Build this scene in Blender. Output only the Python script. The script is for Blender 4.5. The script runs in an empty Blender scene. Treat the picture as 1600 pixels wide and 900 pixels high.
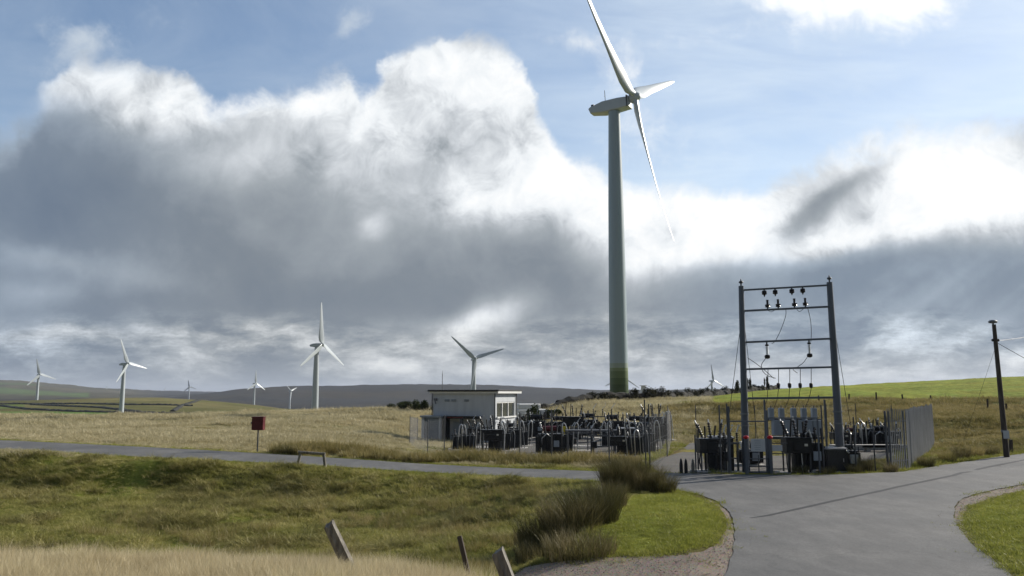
import bpy, bmesh, math, random
import numpy as np
from mathutils import Vector, Matrix
SC = bpy.context.scene
COL = SC.collection
R = math.radians
random.seed(7); rng = np.random.default_rng(7)

# ------------------------------------------------------------------ camera
F = 1240.0; W0, H0 = 1600, 900
PITCH = math.atan(165 / F); CP, SP = math.cos(PITCH), math.sin(PITCH)
CZ = 3.0
cam = bpy.data.cameras.new('camera'); co = bpy.data.objects.new('camera', cam); COL.objects.link(co)
co.location = (0, 0, CZ); co.rotation_euler = (math.pi / 2 + PITCH, 0, 0)
cam.sensor_width = 36; cam.lens = 36 * F / W0; cam.clip_start = .1; cam.clip_end = 60000
SC.camera = co
SC.view_settings.view_transform = 'Standard'; SC.view_settings.look = 'None'
SC.view_settings.exposure = 0.1; SC.view_settings.gamma = 1

def ray(x, y):
    u = (x - 800) / F; v = (450 - y) / F
    return u, CP - v * SP, SP + v * CP
def at(x, y, Y):                     # pixel at a depth -> world point
    r = ray(x, y); k = Y / r[1]
    return Vector((r[0] * k, Y, CZ + r[2] * k))

# ------------------------------------------------------------------ sun + sky
SUN_AZ, SUN_EL = 60.0, 27.0
sd = Vector((math.sin(R(SUN_AZ)) * math.cos(R(SUN_EL)), math.cos(R(SUN_AZ)) * math.cos(R(SUN_EL)), math.sin(R(SUN_EL))))
sl = bpy.data.lights.new('sun', 'SUN'); sl.energy = 5.0; sl.angle = R(.6); sl.color = (1, .93, .82)
so = bpy.data.objects.new('sun', sl); COL.objects.link(so); so.rotation_euler = sd.to_track_quat('Z', 'Y').to_euler()

world = bpy.data.worlds.new('World'); SC.world = world; world.use_nodes = True
NT = world.node_tree; NT.nodes.clear()
class G:
    """tiny node-graph helper; a value is a socket or a number"""
    def __init__(s, nt): s.nt = nt
    def n(s, t, **k):
        nd = s.nt.nodes.new(t)
        for a, b in k.items(): setattr(nd, a, b)
        return nd
    def put(s, sock, v):
        if isinstance(v, bpy.types.NodeSocket): s.nt.links.new(v, sock)
        elif v is not None: sock.default_value = v
    def m(s, op, a, b=None, c=None, clamp=False):
        nd = s.n('ShaderNodeMath', operation=op, use_clamp=clamp)
        for i, v in enumerate((a, b, c)):
            if v is not None: s.put(nd.inputs[i], v)
        return nd.outputs[0]
    def v(s, op, a, b=None):
        nd = s.n('ShaderNodeVectorMath', operation=op)
        s.put(nd.inputs[0], a)
        if b is not None: s.put(nd.inputs[1], b)
        return nd.outputs['Value'] if op in ('DOT_PRODUCT', 'LENGTH') else nd.outputs[0]
    def noise(s, vec, scale, detail=5, rough=.55, dist=0, out='Fac'):
        nd = s.n('ShaderNodeTexNoise'); s.put(nd.inputs['Vector'], vec)
        nd.inputs['Scale'].default_value = scale; nd.inputs['Detail'].default_value = detail
        nd.inputs['Roughness'].default_value = rough; nd.inputs['Distortion'].default_value = dist
        return nd.outputs[out]
    def ss(s, x, a, b):              # smoothstep
        nd = s.n('ShaderNodeMapRange', interpolation_type='SMOOTHSTEP'); s.put(nd.inputs[0], x)
        s.put(nd.inputs[1], a); s.put(nd.inputs[2], b); return nd.outputs[0]
    def lin(s, x, a, b, c=0., d=1.):
        nd = s.n('ShaderNodeMapRange'); s.put(nd.inputs[0], x)
        for i, q in enumerate((a, b, c, d)): s.put(nd.inputs[i + 1], q)
        return nd.outputs[0]
    def ramp(s, x, stops, interp='LINEAR'):
        nd = s.n('ShaderNodeValToRGB'); s.put(nd.inputs[0], x); cr = nd.color_ramp; cr.interpolation = interp
        while len(cr.elements) < len(stops): cr.elements.new(.5)
        for e, (p, c) in zip(cr.elements, stops):
            e.position = p; e.color = (c[0], c[1], c[2], 1) if not isinstance(c, (int, float)) else (c, c, c, 1)
        return nd.outputs[0]
    def mix(s, f, a, b, mode='MIX'):
        nd = s.n('ShaderNodeMix', data_type='RGBA', blend_type=mode)
        s.put(nd.inputs[0], f)
        for i, v in ((6, a), (7, b)):
            s.put(nd.inputs[i], (*v, 1) if isinstance(v, tuple) and len(v) == 3 else v)
        return nd.outputs[2]
    def curve(s, x, pts):
        nd = s.n('ShaderNodeFloatCurve'); s.put(nd.inputs['Value'], x)
        cu = nd.mapping.curves[0]; nd.mapping.use_clip = False
        while len(cu.points) < len(pts): cu.points.new(.5, .5)
        for p, (a, b) in zip(cu.points, pts): p.location = (a, b)
        nd.mapping.update(); return nd.outputs[0]
    def sep(s, v):
        nd = s.n('ShaderNodeSeparateXYZ'); s.put(nd.inputs[0], v); return nd.outputs
    def comb(s, x, y, z=0.):
        nd = s.n('ShaderNodeCombineXYZ')
        for i, v in enumerate((x, y, z)): s.put(nd.inputs[i], v)
        return nd.outputs[0]

def lin3(r, g, b):
    f = lambda c: ((c / 255 + .055) / 1.055) ** 2.4 if c / 255 > .04045 else c / 255 / 12.92
    return (f(r), f(g), f(b))

def build_sky():
    g = G(NT)
    tc = g.n('ShaderNodeTexCoord'); x, y, z = g.sep(tc.outputs['Generated'])[:3]
    ay = g.m('MAXIMUM', g.m('ABSOLUTE', y), .12)
    # heading and height of the direction, in units where 1000 = tan 38.9 degrees
    X = g.m('DIVIDE', x, ay); Z = g.m('DIVIDE', z, ay)
    den = g.m('ADD', CP, g.m('MULTIPLY', Z, SP))
    px = g.m('ADD', 800., g.m('MULTIPLY', g.m('DIVIDE', X, den), F))
    py = g.m('SUBTRACT', 450., g.m('MULTIPLY', g.m('DIVIDE', g.m('SUBTRACT', g.m('MULTIPLY', Z, CP), SP), den), F))
    P = g.comb(px, py)
    PN = g.v('MULTIPLY', P, (.001, .001, 0))
    w1 = g.noise(PN, 4.5, 3, .5, out='Color'); w2 = g.noise(PN, 15, 5, .6, out='Color')
    wv = g.v('ADD', g.v('MULTIPLY', g.v('SUBTRACT', w1, (.5, .5, .5)), (120, 90, 0)), g.v('MULTIPLY', g.v('SUBTRACT', w2, (.5, .5, .5)), (62, 52, 0)))
    PW = g.v('ADD', P, wv)
    pwx, pwy = g.sep(PW)[:2]
    PWs = g.v('ADD', P, g.v('MULTIPLY', wv, (.45, .45, 0)))
    def blobs(lst, base, vec):
        acc = base
        for (cx, cy, sx, sy, rot, amp) in lst:
            d = g.v('SUBTRACT', vec, (cx, cy, 0))
            if rot:
                c, s_ = math.cos(R(rot)), math.sin(R(rot))
                a = g.m('MULTIPLY', g.v('DOT_PRODUCT', d, (c, -s_, 0)), 1 / sx)
                b = g.m('MULTIPLY', g.v('DOT_PRODUCT', d, (s_, c, 0)), 1 / sy)
                q = g.m('ADD', g.m('MULTIPLY', a, a), g.m('MULTIPLY', b, b))
            else:
                e = g.v('MULTIPLY', d, (1 / sx, 1 / sy, 0)); q = g.v('DOT_PRODUCT', e, e)
            acc = g.m('MULTIPLY_ADD', g.m('EXPONENT', g.m('MULTIPLY', q, -1.)), amp, acc)
        return acc
    # top edge of the cloud bank
    edge = [(-600, 230), (-200, 190), (0, 205), (40, 165), (90, 120), (130, 98), (230, 104), (300, 125), (335, 150), (430, 150), (490, 128), (530, 122), (575, 158), (600, 115), (640, 82),
            (720, 62), (780, 72), (815, 105), (840, 165), (880, 225), (930, 262), (990, 292), (1080, 285), (1150, 290), (1260, 262), (1330, 238), (1420, 222), (1520, 208), (1700, 190), (2200, 150)]
    xn = g.lin(pwx, -600., 2200.)
    T = g.m('MULTIPLY', g.curve(xn, [((a + 600) / 2800, b / 1000) for a, b in edge]), 1000.)
    n_e = g.noise(PN, 9, 8, .68, .6)
    depth = g.m('ADD', g.m('SUBTRACT', pwy, T), g.m('MULTIPLY', g.m('SUBTRACT', n_e, .5), 75.))
    soft = g.lin(g.noise(PN, 3.3, 3), .3, .7, 9., 48.)
    a_main = g.ss(depth, g.m('MULTIPLY', soft, -.5), soft)
    # holes at the far left, where blue shows under the bank's shoulder
    hole = blobs([(20, 165, 70, 45, 0, 1.0)], 0., PW)
    a_main = g.m('MULTIPLY', a_main, g.m('SUBTRACT', 1., g.m('MULTIPLY', g.ss(hole, .3, .9), .85)))
    n_big = g.noise(PN, 6, 6, .55, .3); n_fine = g.noise(PN, 18, 8, .66, .5)
    PS = g.v('MULTIPLY', PN, (1., 3.2, 0)); n_str = g.noise(g.v('ADD', PS, g.v('MULTIPLY', g.v('SUBTRACT', w2, (.5, .5, .5)), (.04, .05, 0))), 8., 9, .66, .12); n_mid = g.noise(PN, 3., 4, .5, .2)
    # small clouds and veils in the blue
    wl = blobs([(115, 60, 60, 30, -20, .75), (90, 105, 70, 30, 0, .4), (545, 40, 40, 22, 30, .75), (240, 30, 50, 30, 0, .25), (900, 58, 50, 20, 0, .55), (972, 96, 35, 28, 0, .6),
                (1370, 4, 130, 42, 8, .95), (1210, -6, 90, 24, 0, .55), (1060, 55, 120, 22, 0, .3), (1000, 200, 90, 60, 0, .35), (1400, 235, 60, 12, 0, .3)], 0., PW)
    a_w = g.ss(g.m('ADD', wl, g.m('MULTIPLY', g.m('SUBTRACT', n_fine, .5), 1.1)), .12, .95)
    veil = g.m('MULTIPLY', g.m('MULTIPLY', g.ss(px, 450., 1150.), g.ss(py, -1500., 300.)), g.lin(g.noise(g.v('MULTIPLY', PN, (1, 5, 0)), 3.2, 6, .6, .5), .3, .75, .25, .85))
    sky = g.n('ShaderNodeTexSky', sky_type='NISHITA'); sky.sun_disc = False
    sky.sun_elevation = R(SUN_EL); sky.sun_rotation = R(SUN_AZ); sky.altitude = 300; sky.dust_density = .6; sky.ozone_density = 1.6
    skyc = g.v('MULTIPLY', sky.outputs[0], (.135, .135, .135))
    col = g.mix(g.lin(g.noise(g.v('MULTIPLY', PN, (1, 2.2, 0)), 2.6, 7, .6, .6), .35, .75, .04, .34), skyc, (.62, .70, .78))
    col = g.mix(g.m('MULTIPLY', veil, .72), col, (.80, .90, .98))
    col = g.mix(g.m('MULTIPLY', a_w, .93), col, g.mix(g.ss(px, 500., 1250.), (.55, .62, .70), (1.05, 1.06, 1.06)))
    # brightness inside the bank
    L = blobs([
        (130, 135, 130, 42, 0, .26), (290, 165, 90, 45, 10, .30), (215, 180, 90, 38, 20, .12), (440, 165, 110, 30, 0, .24), (510, 150, 60, 30, 0, .16), (560, 205, 150, 45, 0, .13), (600, 260, 120, 60, 30, .06),
        (690, 120, 120, 60, 0, .38), (800, 180, 70, 85, 0, .33), (870, 280, 60, 55, 0, .36), (940, 335, 95, 50, 0, .30), (745, 312, 75, 38, 0, .30),
        (840, 275, 60, 45, 0, .12), (582, 352, 22, 20, 0, .12), (500, 240, 180, 60, 0, .05), (680, 220, 120, 40, -20, .08),
        (1060, 325, 140, 55, 0, .42), (1030, 350, 55, 34, 20, -.26), (1000, 320, 30, 18, 0, -.1), (1180, 345, 150, 45, 0, .36), (1010, 400, 70, 45, 20, .25), (1470, 270, 200, 75, -8, .46), (1570, 320, 140, 50, 0, .36), (1350, 372, 140, 22, 14, .36), (1130, 395, 110, 22, 10, .24),
        (1320, 300, 120, 24, 38, -.17), (1390, 262, 60, 18, 25, -.16), (1250, 345, 70, 20, 38, -.2), (1420, 322, 60, 25, 0, .1),
        (60, 290, 120, 110, 0, -.07), (150, 330, 190, 90, 0, -.07), (330, 340, 200, 90, 0, -.02), (420, 470, 280, 38, 0, -.09), (550, 265, 280, 60, 0, .09), (720, 360, 170, 70, 0, .07), (330, 250, 200, 40, 0, .05), (800, 560, 900, 40, 0, .05), (700, 450, 200, 40, 0, -.04), (840, 395, 100, 60, 0, -.10), (900, 340, 50, 25, 0, -.1),
        (60, 400, 90, 22, -15, .12), (200, 430, 130, 22, -10, .08), (60, 455, 100, 18, 0, .08),
        (1270, 455, 330, 48, 4, -.06), (1000, 440, 70, 50, 0, .09), (940, 470, 60, 30, 0, .06), (1020, 470, 80, 40, 0, -.03), (1450, 400, 160, 20, 8, -.03), (1560, 520, 80, 30, 0, .06),
        (90, 522, 150, 17, 0, .16), (400, 528, 120, 17, 0, .15), (470, 545, 90, 14, 0, .1), (700, 512, 90, 20, 12, .18), (770, 490, 70, 22, 16, .18), (640, 575, 250, 14, 0, .15), (900, 560, 110, 16, 0, .10), (880, 590, 200, 12, 0, .12),
        (1060, 565, 70, 18, 0, .12), (1300, 592, 420, 17, 0, .16), (1600, 565, 60, 18, 0, .18), (200, 580, 200, 14, 0, .04), (300, 610, 300, 12, 0, .10)
    ], .38, PWs)
    bright = g.ss(L, .40, .70)
    low = g.ss(g.m('ADD', pwy, g.m('MULTIPLY', px, 0.)), 478., 530.)
    det = g.m('ADD', g.m('ADD', g.m('MULTIPLY', g.m('SUBTRACT', n_mid, .5), .22), g.m('MULTIPLY', g.m('SUBTRACT', n_big, .5), .58)), g.m('MULTIPLY', g.m('SUBTRACT', n_fine, .5), g.lin(bright, 0., 1., .20, .60)))
    det2 = g.m('MULTIPLY', g.m('MULTIPLY', g.m('SUBTRACT', n_str, .5), low), 1.15)
    amp = g.m('ADD', .5, g.m('MULTIPLY', bright, .6))
    L = g.m('ADD', L, g.m('ADD', g.m('MULTIPLY', det, amp), det2))
    rim = g.m('MULTIPLY', g.m('SUBTRACT', 1., g.ss(depth, 0., 70.)), .12)
    L = g.m('ADD', L, rim)
    # crepuscular rays under the right-hand bank, fanning from the sun's bearing
    su = math.tan(R(SUN_AZ)); sv = math.tan(R(SUN_EL)) / math.cos(R(SUN_AZ)); dn = CP + sv * SP
    sx, sy = 800 + F * su / dn, 450 - F * (sv * CP - SP) / dn
    ang = g.m('ARCTAN2', g.m('SUBTRACT', py, sy), g.m('SUBTRACT', px, sx))
    rays = g.noise(g.comb(g.m('MULTIPLY', ang, 1.), 0.), 26, 2, .5)
    rm = g.m('MULTIPLY', g.m('MULTIPLY', g.ss(px, 1120., 1450.), g.ss(py, 380., 450.)), g.m('SUBTRACT', 1., g.ss(py, 540., 610.)))
    L = g.m('ADD', L, g.m('MULTIPLY', g.m('MULTIPLY', g.m('SUBTRACT', rays, .45), rm), .5))
    cc = g.ramp(L, [(.0, lin3(84, 98, 116)), (.16, lin3(100, 112, 126)), (.33, lin3(122, 131, 140)), (.46, lin3(156, 163, 169)), (.60, lin3(200, 205, 210)), (.76, lin3(236, 240, 243)), (.98, (1.03, 1.03, 1.02))])
    blue = g.m('MULTIPLY', g.m('SUBTRACT', 1., g.ss(px, 0., 420.)), g.m('SUBTRACT', 1., bright))
    cc = g.mix(g.m('MULTIPLY', blue, .55), cc, g.v('MULTIPLY', cc, (.80, .95, 1.16)))
    br = g.m('MULTIPLY', g.m('MULTIPLY', g.ss(px, 950., 1250.), g.ss(py, 340., 420.)), g.m('SUBTRACT', 1., g.ss(py, 520., 600.)))
    cc = g.mix(g.m('MULTIPLY', g.m('MULTIPLY', br, g.m('SUBTRACT', 1., bright)), .8), cc, g.v('MULTIPLY', cc, (.98, 1.09, 1.22)))
    warm = g.m('MULTIPLY', low, g.ss(L, .32, .5))
    cc = g.mix(warm, cc, g.v('MULTIPLY', cc, (1.02, 1., .96)))
    col = g.mix(a_main, col, cc)
    hz = g.m('MULTIPLY', g.ss(py, 540., 625.), .35)
    col = g.mix(hz, col, lin3(152, 160, 168))
    back = g.lin(y, -.15, .25, .42, 1.)      # the sky away from the sun is duller
    col = g.v('MULTIPLY', col, g.comb(back, back, back))
    bg = g.n('ShaderNodeBackground'); g.put(bg.inputs[0], col); bg.inputs[1].default_value = 1.0
    out = g.n('ShaderNodeOutputWorld'); NT.links.new(bg.outputs[0], out.inputs[0])
build_sky()
world.cycles.sampling_method = 'MANUAL'; world.cycles.sample_map_resolution = 512

# ------------------------------------------------------------------ numpy noise
def _hash(i, j, s):
    n = (i * 374761393 + j * 668265263 + s * 974634777) & 0xffffffff
    n = ((n ^ (n >> 13)) * 1274126177) & 0xffffffff
    return ((n ^ (n >> 16)) & 0xffff) / 65535.0
def vnoise(x, y, s=0):
    xi = np.floor(x).astype(np.int64); yi = np.floor(y).astype(np.int64); fx = x - xi; fy = y - yi
    fx = fx * fx * (3 - 2 * fx); fy = fy * fy * (3 - 2 * fy)
    a, b, c, d = _hash(xi, yi, s), _hash(xi + 1, yi, s), _hash(xi, yi + 1, s), _hash(xi + 1, yi + 1, s)
    return (a * (1 - fx) + b * fx) * (1 - fy) + (c * (1 - fx) + d * fx) * fy
def fbm(x, y, s=0, o=4):
    r = 0; a = .5; t = 0
    for k in range(o):
        r = r + a * vnoise(x, y, s + k); t += a; a *= .5; x = x * 2.03 + 11.3; y = y * 2.03 + 5.7
    return r / t

# ------------------------------------------------------------------ terrain heights
# rows: (distance, 'z' metres | 'y' picture height of the surface, {bearing: value})
ROWS = [
 (2, 'z', {0: 1.3, 800: 1.3, 1200: .9, 2100: .9}),
 (6, 'z', {0: .95, 600: .9, 800: .5, 1000: .15, 1200: .05, 2100: .3}),
 (9, 'z', {0: .75, 480: .75, 660: .6, 800: .25, 940: .05, 1060: 0, 1600: .15, 2100: .4}),
 (12, 'z', {0: .35, 480: .3, 660: .2, 800: .05, 940: 0, 1480: 0, 1600: .15, 2100: .4}),
 (15, 'z', {0: -.45, 480: -.4, 660: -.4, 800: -.3, 870: -.05, 940: .02, 1060: .12, 1130: 0, 1480: 0, 1600: .15, 2100: .5}),
 (18, 'z', {0: -.7, 660: -.75, 800: -.55, 870: -.25, 940: .1, 1060: .25, 1130: .02, 1500: .0, 1600: .2, 2100: .5}),
 (22, 'z', {0: -.72, 660: -.85, 800: -.6, 900: -.2, 960: .12, 1060: .15, 1120: 0, 1480: 0, 1600: .1, 2100: .3}),
 (25, 'z', {0: -.65, 480: -.7, 660: -.75, 800: -.4, 900: -.05, 980: 0, 1600: 0, 2100: .2}),
 (28, 'z', {0: -.6, 480: -.65, 600: -.55, 660: -.4, 760: -.1, 820: 0, 2100: .1}),
 (30, 'z', {0: -.5, 250: -.42, 480: -.12, 600: -.04, 660: 0, 800: 0, 2100: .15}),
 (31.6, 'z', {0: -.1, 250: .38, 400: .26, 480: .2, 660: 0, 800: 0, 1600: .0, 2100: .3}),
 (34, 'z', {-500: .75, 0: .6, 250: .4, 480: .2, 660: 0, 1330: 0, 1480: .03, 1600: .1, 2100: .5}),
 (38, 'z', {-500: .75, 0: .6, 250: .4, 480: .2, 600: .05, 660: -.12, 800: -.15, 940: -.15, 1040: 0, 1330: .0, 1480: .0, 1600: .15, 2100: .6}),
 (42, 'z', {-500: .7, 0: .58, 250: .38, 480: .1, 660: -.35, 800: -.35, 940: -.3, 1060: -.1, 1180: -.03, 1330: 0, 1450: -.06, 1480: -.02, 1600: .3, 2100: .9}),
 (50, 'z', {-500: .6, 0: .42, 250: .35, 480: .1, 600: -.3, 660: -.6, 800: -.6, 940: -.5, 1060: -.1, 1180: 0, 1330: .1, 1450: .1, 1480: .2, 1600: .6, 2100: 1.4}),
 (65, 'z', {-500: .4, 0: .2, 250: .2, 480: .1, 600: -.5, 660: -1., 800: -1.05, 900: -.8, 980: -.4, 1060: .1, 1180: .5, 1330: .9, 1480: 1.3, 1600: 1.6, 2100: 2.2}),
 (80, 'z', {-500: .3, 0: .15, 250: .15, 480: .2, 600: -.3, 660: -1.3, 800: -1.35, 870: -.6, 940: .1, 1060: .6, 1180: 1.3, 1330: 1.7, 1480: 2.0, 1600: 2.1, 2100: 2.5}),
 (90, 'z', {-500: .3, 0: .1, 250: .1, 480: .3, 600: .2, 660: -.3, 800: -.4, 870: .4, 940: 1.1, 1060: 1.3, 1180: 2.05, 1330: 2.15, 1480: 2.25, 1600: 2.3, 2100: 2.6}),
 (110, 'z', {-500: .3, 0: -.1, 250: -.05, 400: .35, 480: .5, 600: .75, 660: .6, 800: .6, 860: 1.1, 940: 2.1, 1060: 2.15, 1180: 2.6, 1330: 3., 1480: 3.4, 1600: 3.7, 2100: 4}),
 (150, 'z', {0: -3, 250: -3, 480: -1.5, 660: -.8, 800: 0, 940: 1.7, 1060: 1.8, 1180: 3.3, 1330: 4.3, 1480: 5.1, 1600: 5.8, 2100: 7}),
 (200, 'z', {0: -8, 480: -6, 660: -5, 800: -3, 940: -1, 1060: 1.5, 1180: 3.7, 1330: 5.0, 1480: 6.2, 1600: 7.2, 2100: 9}),
 (300, 'z', {0: -15, 480: -13, 660: -11, 800: -8, 940: -5, 1060: -2, 1180: 2.5, 1330: 4, 1480: 6.5, 1600: 8, 2100: 9}),
 (450, 'y', {0: 668, 250: 668, 480: 660, 660: 660, 800: 655, 940: 648, 1060: 640, 1180: 625, 1330: 612, 1600: 605, 2100: 600}),
 (680, 'y', {-500: 655, 0: 652, 250: 651, 400: 650, 660: 652, 940: 645, 1180: 632, 1600: 615}),
 (850, 'y', {-500: 642, 0: 639, 250: 638, 350: 640, 480: 650, 660: 652, 940: 645, 1180: 635, 1600: 620}),
 (1100, 'y', {-500: 632, 0: 627.5, 70: 624.5, 150: 622, 250: 622.5, 330: 627, 400: 635, 480: 647, 660: 652, 940: 645, 1180: 638, 1600: 625}),
 (1500, 'y', {-500: 636, 0: 633, 200: 632, 330: 634, 400: 636, 480: 642, 660: 650, 940: 645, 1600: 630}),
 (2000, 'y', {-500: 636, 0: 632, 250: 634, 455: 641, 660: 644, 940: 642, 1600: 630}),
 (2700, 'y', {-500: 628, 0: 622, 130: 624, 250: 627, 330: 626, 400: 624, 480: 625, 660: 626, 940: 628, 1600: 625}),
 (3600, 'y', {-500: 615, 0: 611, 130: 616, 220: 620, 260: 621, 330: 613, 370: 608.5, 400: 606.5, 450: 604.5, 500: 603.3, 600: 602.3, 700: 601, 760: 602.3, 800: 603.6, 860: 606, 940: 609.5, 1000: 610.5, 1060: 609, 1120: 608, 1180: 607.5, 1600: 606}),
 (4600, 'y', {-500: 592, 0: 599, 60: 603, 130: 610, 200: 615, 260: 617, 330: 617, 500: 612, 1600: 612}),
 (5600, 'y', {-500: 585, 0: 594.5, 40: 595.5, 90: 600.5, 130: 605, 180: 607.5, 230: 610.5, 270: 612, 330: 614, 500: 614, 1600: 613}),
 (8500, 'y', {-500: 600, 0: 608, 130: 612, 220: 612, 260: 611.5, 330: 613, 380: 614, 600: 615, 780: 604, 830: 604, 900: 611, 1600: 615}),
 (14000, 'y', {0: 614.0, 1600: 614.0}),
 (30000, 'y', {0: 614.6, 1600: 614.6}),
]
PXC = np.linspace(-1500, 3100, 461)
tab = []
for Y, kind, d in ROWS:
    ks = sorted(d); v = np.interp(PXC, ks, [d[k] for k in ks])
    ker = np.exp(-np.linspace(-2, 2, 7) ** 2); ker /= ker.sum()
    v = np.convolve(np.pad(v, 3, mode='edge'), ker, mode='valid')
    if kind == 'y':
        vv = (450 - v) / F; v = CZ + Y * (SP + vv * CP) / (CP - vv * SP)
    tab.append(v)
tab = np.array(tab); LY = np.log(np.array([r[0] for r in ROWS], float))
dl = np.diff(LY)[:, None]; sec = np.diff(tab, axis=0) / dl
slope = np.zeros_like(tab); slope[0] = sec[0]; slope[-1] = sec[-1]
sm = (sec[:-1] * sec[1:]) > 0
slope[1:-1] = np.where(sm, 2 * sec[:-1] * sec[1:] / (sec[:-1] + sec[1:] + 1e-12 * (~sm)), 0)

def smooth_h(X, Y):
    X = np.asarray(X, float); Y = np.maximum(np.asarray(Y, float), 2.0)
    pxc = 800 + F * (X / Y) / CP
    ci = np.clip((pxc + 1500) / 10.0, 0, 459.999); c0 = ci.astype(int); cf = ci - c0
    ly = np.log(Y); ri = np.clip(np.searchsorted(LY, ly, side='right') - 1, 0, len(LY) - 2)
    h = LY[ri + 1] - LY[ri]; t = np.clip((ly - LY[ri]) / h, 0, 1)
    def col(c):
        p0, p1, m0, m1 = tab[ri, c], tab[ri + 1, c], slope[ri, c] * h, slope[ri + 1, c] * h
        return (2*t**3-3*t**2+1)*p0 + (t**3-2*t**2+t)*m0 + (-2*t**3+3*t**2)*p1 + (t**3-t**2)*m1
    return col(c0) * (1 - cf) + col(c0 + 1) * cf

def march(x, y, fn=None, Ymin=3, Ymax=3000):
    fn = fn or smooth_h
    r = ray(x, y); Ys = np.exp(np.linspace(math.log(Ymin), math.log(Ymax), 2500))
    z = CZ + Ys * r[2] / r[1]; h = fn(Ys * r[0] / r[1], Ys); w = np.where(z <= h)[0]
    Yh = Ys[w[0]] if len(w) else Ymax
    return Vector((Yh * r[0] / r[1], Yh, float(fn(Yh * r[0] / r[1], Yh))))
def poly_world(pts, **k): return [march(x, y, **k).xy for x, y in pts]

ROAD = poly_world([(-200, 680), (-60, 685), (0, 688), (120, 693.5), (250, 700), (370, 706.5), (480, 713), (570, 719), (660, 725), (730, 729), (800, 732), (870, 734.5), (940, 737), (1000, 738.5), (1060, 740), (1160, 742), (1230, 742.6), (1300, 742),
  (1350, 740.5), (1400, 738), (1450, 730.5), (1500, 723), (1550, 715.5), (1600, 709), (1700, 697), (1850, 682), (1880, 715), (1750, 734), (1660, 748), (1600, 757), (1560, 764), (1525, 772), (1502, 781), (1491, 793), (1490, 808), (1498, 825), (1515, 846), (1540, 868), (1572, 892), (1620, 930), (1720, 1010), (2300, 1500),
  (700, 1500), (1040, 1010), (1105, 940), (1132, 900), (1144, 870), (1149, 845), (1147, 820), (1139, 800), (1122, 785), (1098, 775), (1070, 768), (1040, 762), (990, 757), (940, 752.5), (870, 749), (800, 745), (730, 741.5), (660, 738), (570, 732), (480, 727), (370, 721.5), (250, 716), (120, 708.5), (0, 702), (-60, 699), (-200, 693)])
GRAVEL = poly_world([(790, 905), (820, 886), (870, 877), (930, 871), (990, 868), (1050, 866), (1095, 861), (1120, 848), (1133, 825), (1132, 806), (1122, 793), (1108, 784), (1090, 775), (1125, 786), (1142, 802), (1150, 830), (1152, 850), (1147, 880), (1138, 905), (1060, 1010), (760, 1500), (300, 1500), (690, 1000)])
GRAVEL2 = poly_world([(1600, 756), (1540, 767), (1500, 780), (1489, 795), (1489, 815), (1500, 832), (1540, 872), (1620, 935), (1640, 932), (1560, 870), (1520, 838), (1508, 820), (1507, 805), (1516, 792), (1540, 782), (1575, 771), (1620, 762)])
TRACK = poly_world([(1028, 739), (1110, 740.5), (1104, 722), (1097, 707), (1102, 698), (1094, 691), (1078, 692), (1066, 702), (1040, 713), (1012, 724)])
YARD = poly_world([(700, 714), (716, 719), (770, 716), (850, 718), (930, 719), (1000, 712), (1035, 700), (1040, 690), (1000, 683), (900, 680), (810, 680), (780, 686), (700, 700)])
YARD2 = poly_world([(1120, 738), (1235, 741), (1300, 741), (1330, 722), (1400, 716), (1395, 700), (1320, 697), (1240, 700), (1232, 712), (1180, 712), (1130, 718)])

def inside(poly, X, Y):
    X = np.asarray(X, float); Y = np.asarray(Y, float); r = np.zeros(X.shape, bool); n = len(poly)
    for i in range(n):
        (x1, y1), (x2, y2) = poly[i], poly[(i + 1) % n]
        if y1 == y2: continue
        c = ((y1 > Y) != (y2 > Y)) & (X < (x2 - x1) * (Y - y1) / (y2 - y1) + x1)
        r ^= c
    return r
def pdist(poly, X, Y):
    X = np.asarray(X, float); Y = np.asarray(Y, float); d = np.full(X.shape, 1e9); n = len(poly)
    for i in range(n):
        (x1, y1), (x2, y2) = poly[i], poly[(i + 1) % n]; dx, dy = x2 - x1, y2 - y1
        t = np.clip(((X - x1) * dx + (Y - y1) * dy) / (dx * dx + dy * dy + 1e-9), 0, 1)
        d = np.minimum(d, np.hypot(X - x1 - t * dx, Y - y1 - t * dy))
    return d
PAVED = [ROAD, GRAVEL, GRAVEL2, TRACK, YARD, YARD2]
def signed(X, Y, polys=PAVED):
    r = np.full(np.shape(X), 1e9)
    for p in polys:
        d = pdist(p, X, Y); r = np.minimum(r, np.where(inside(p, X, Y), -d, d))
    return r
def px_of(X, Y): return 800 + F * (X / Y) / CP

LAWN = [poly_world([(940, 868), (1050, 867), (1120, 850), (1136, 815), (1120, 792), (1090, 777), (1050, 769), (990, 775), (950, 800), (915, 850)]),
        poly_world([(1700, 740), (1600, 764), (1540, 783), (1500, 800), (1500, 822), (1560, 880), (1700, 1000), (2300, 1100), (2100, 740)])]

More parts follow.
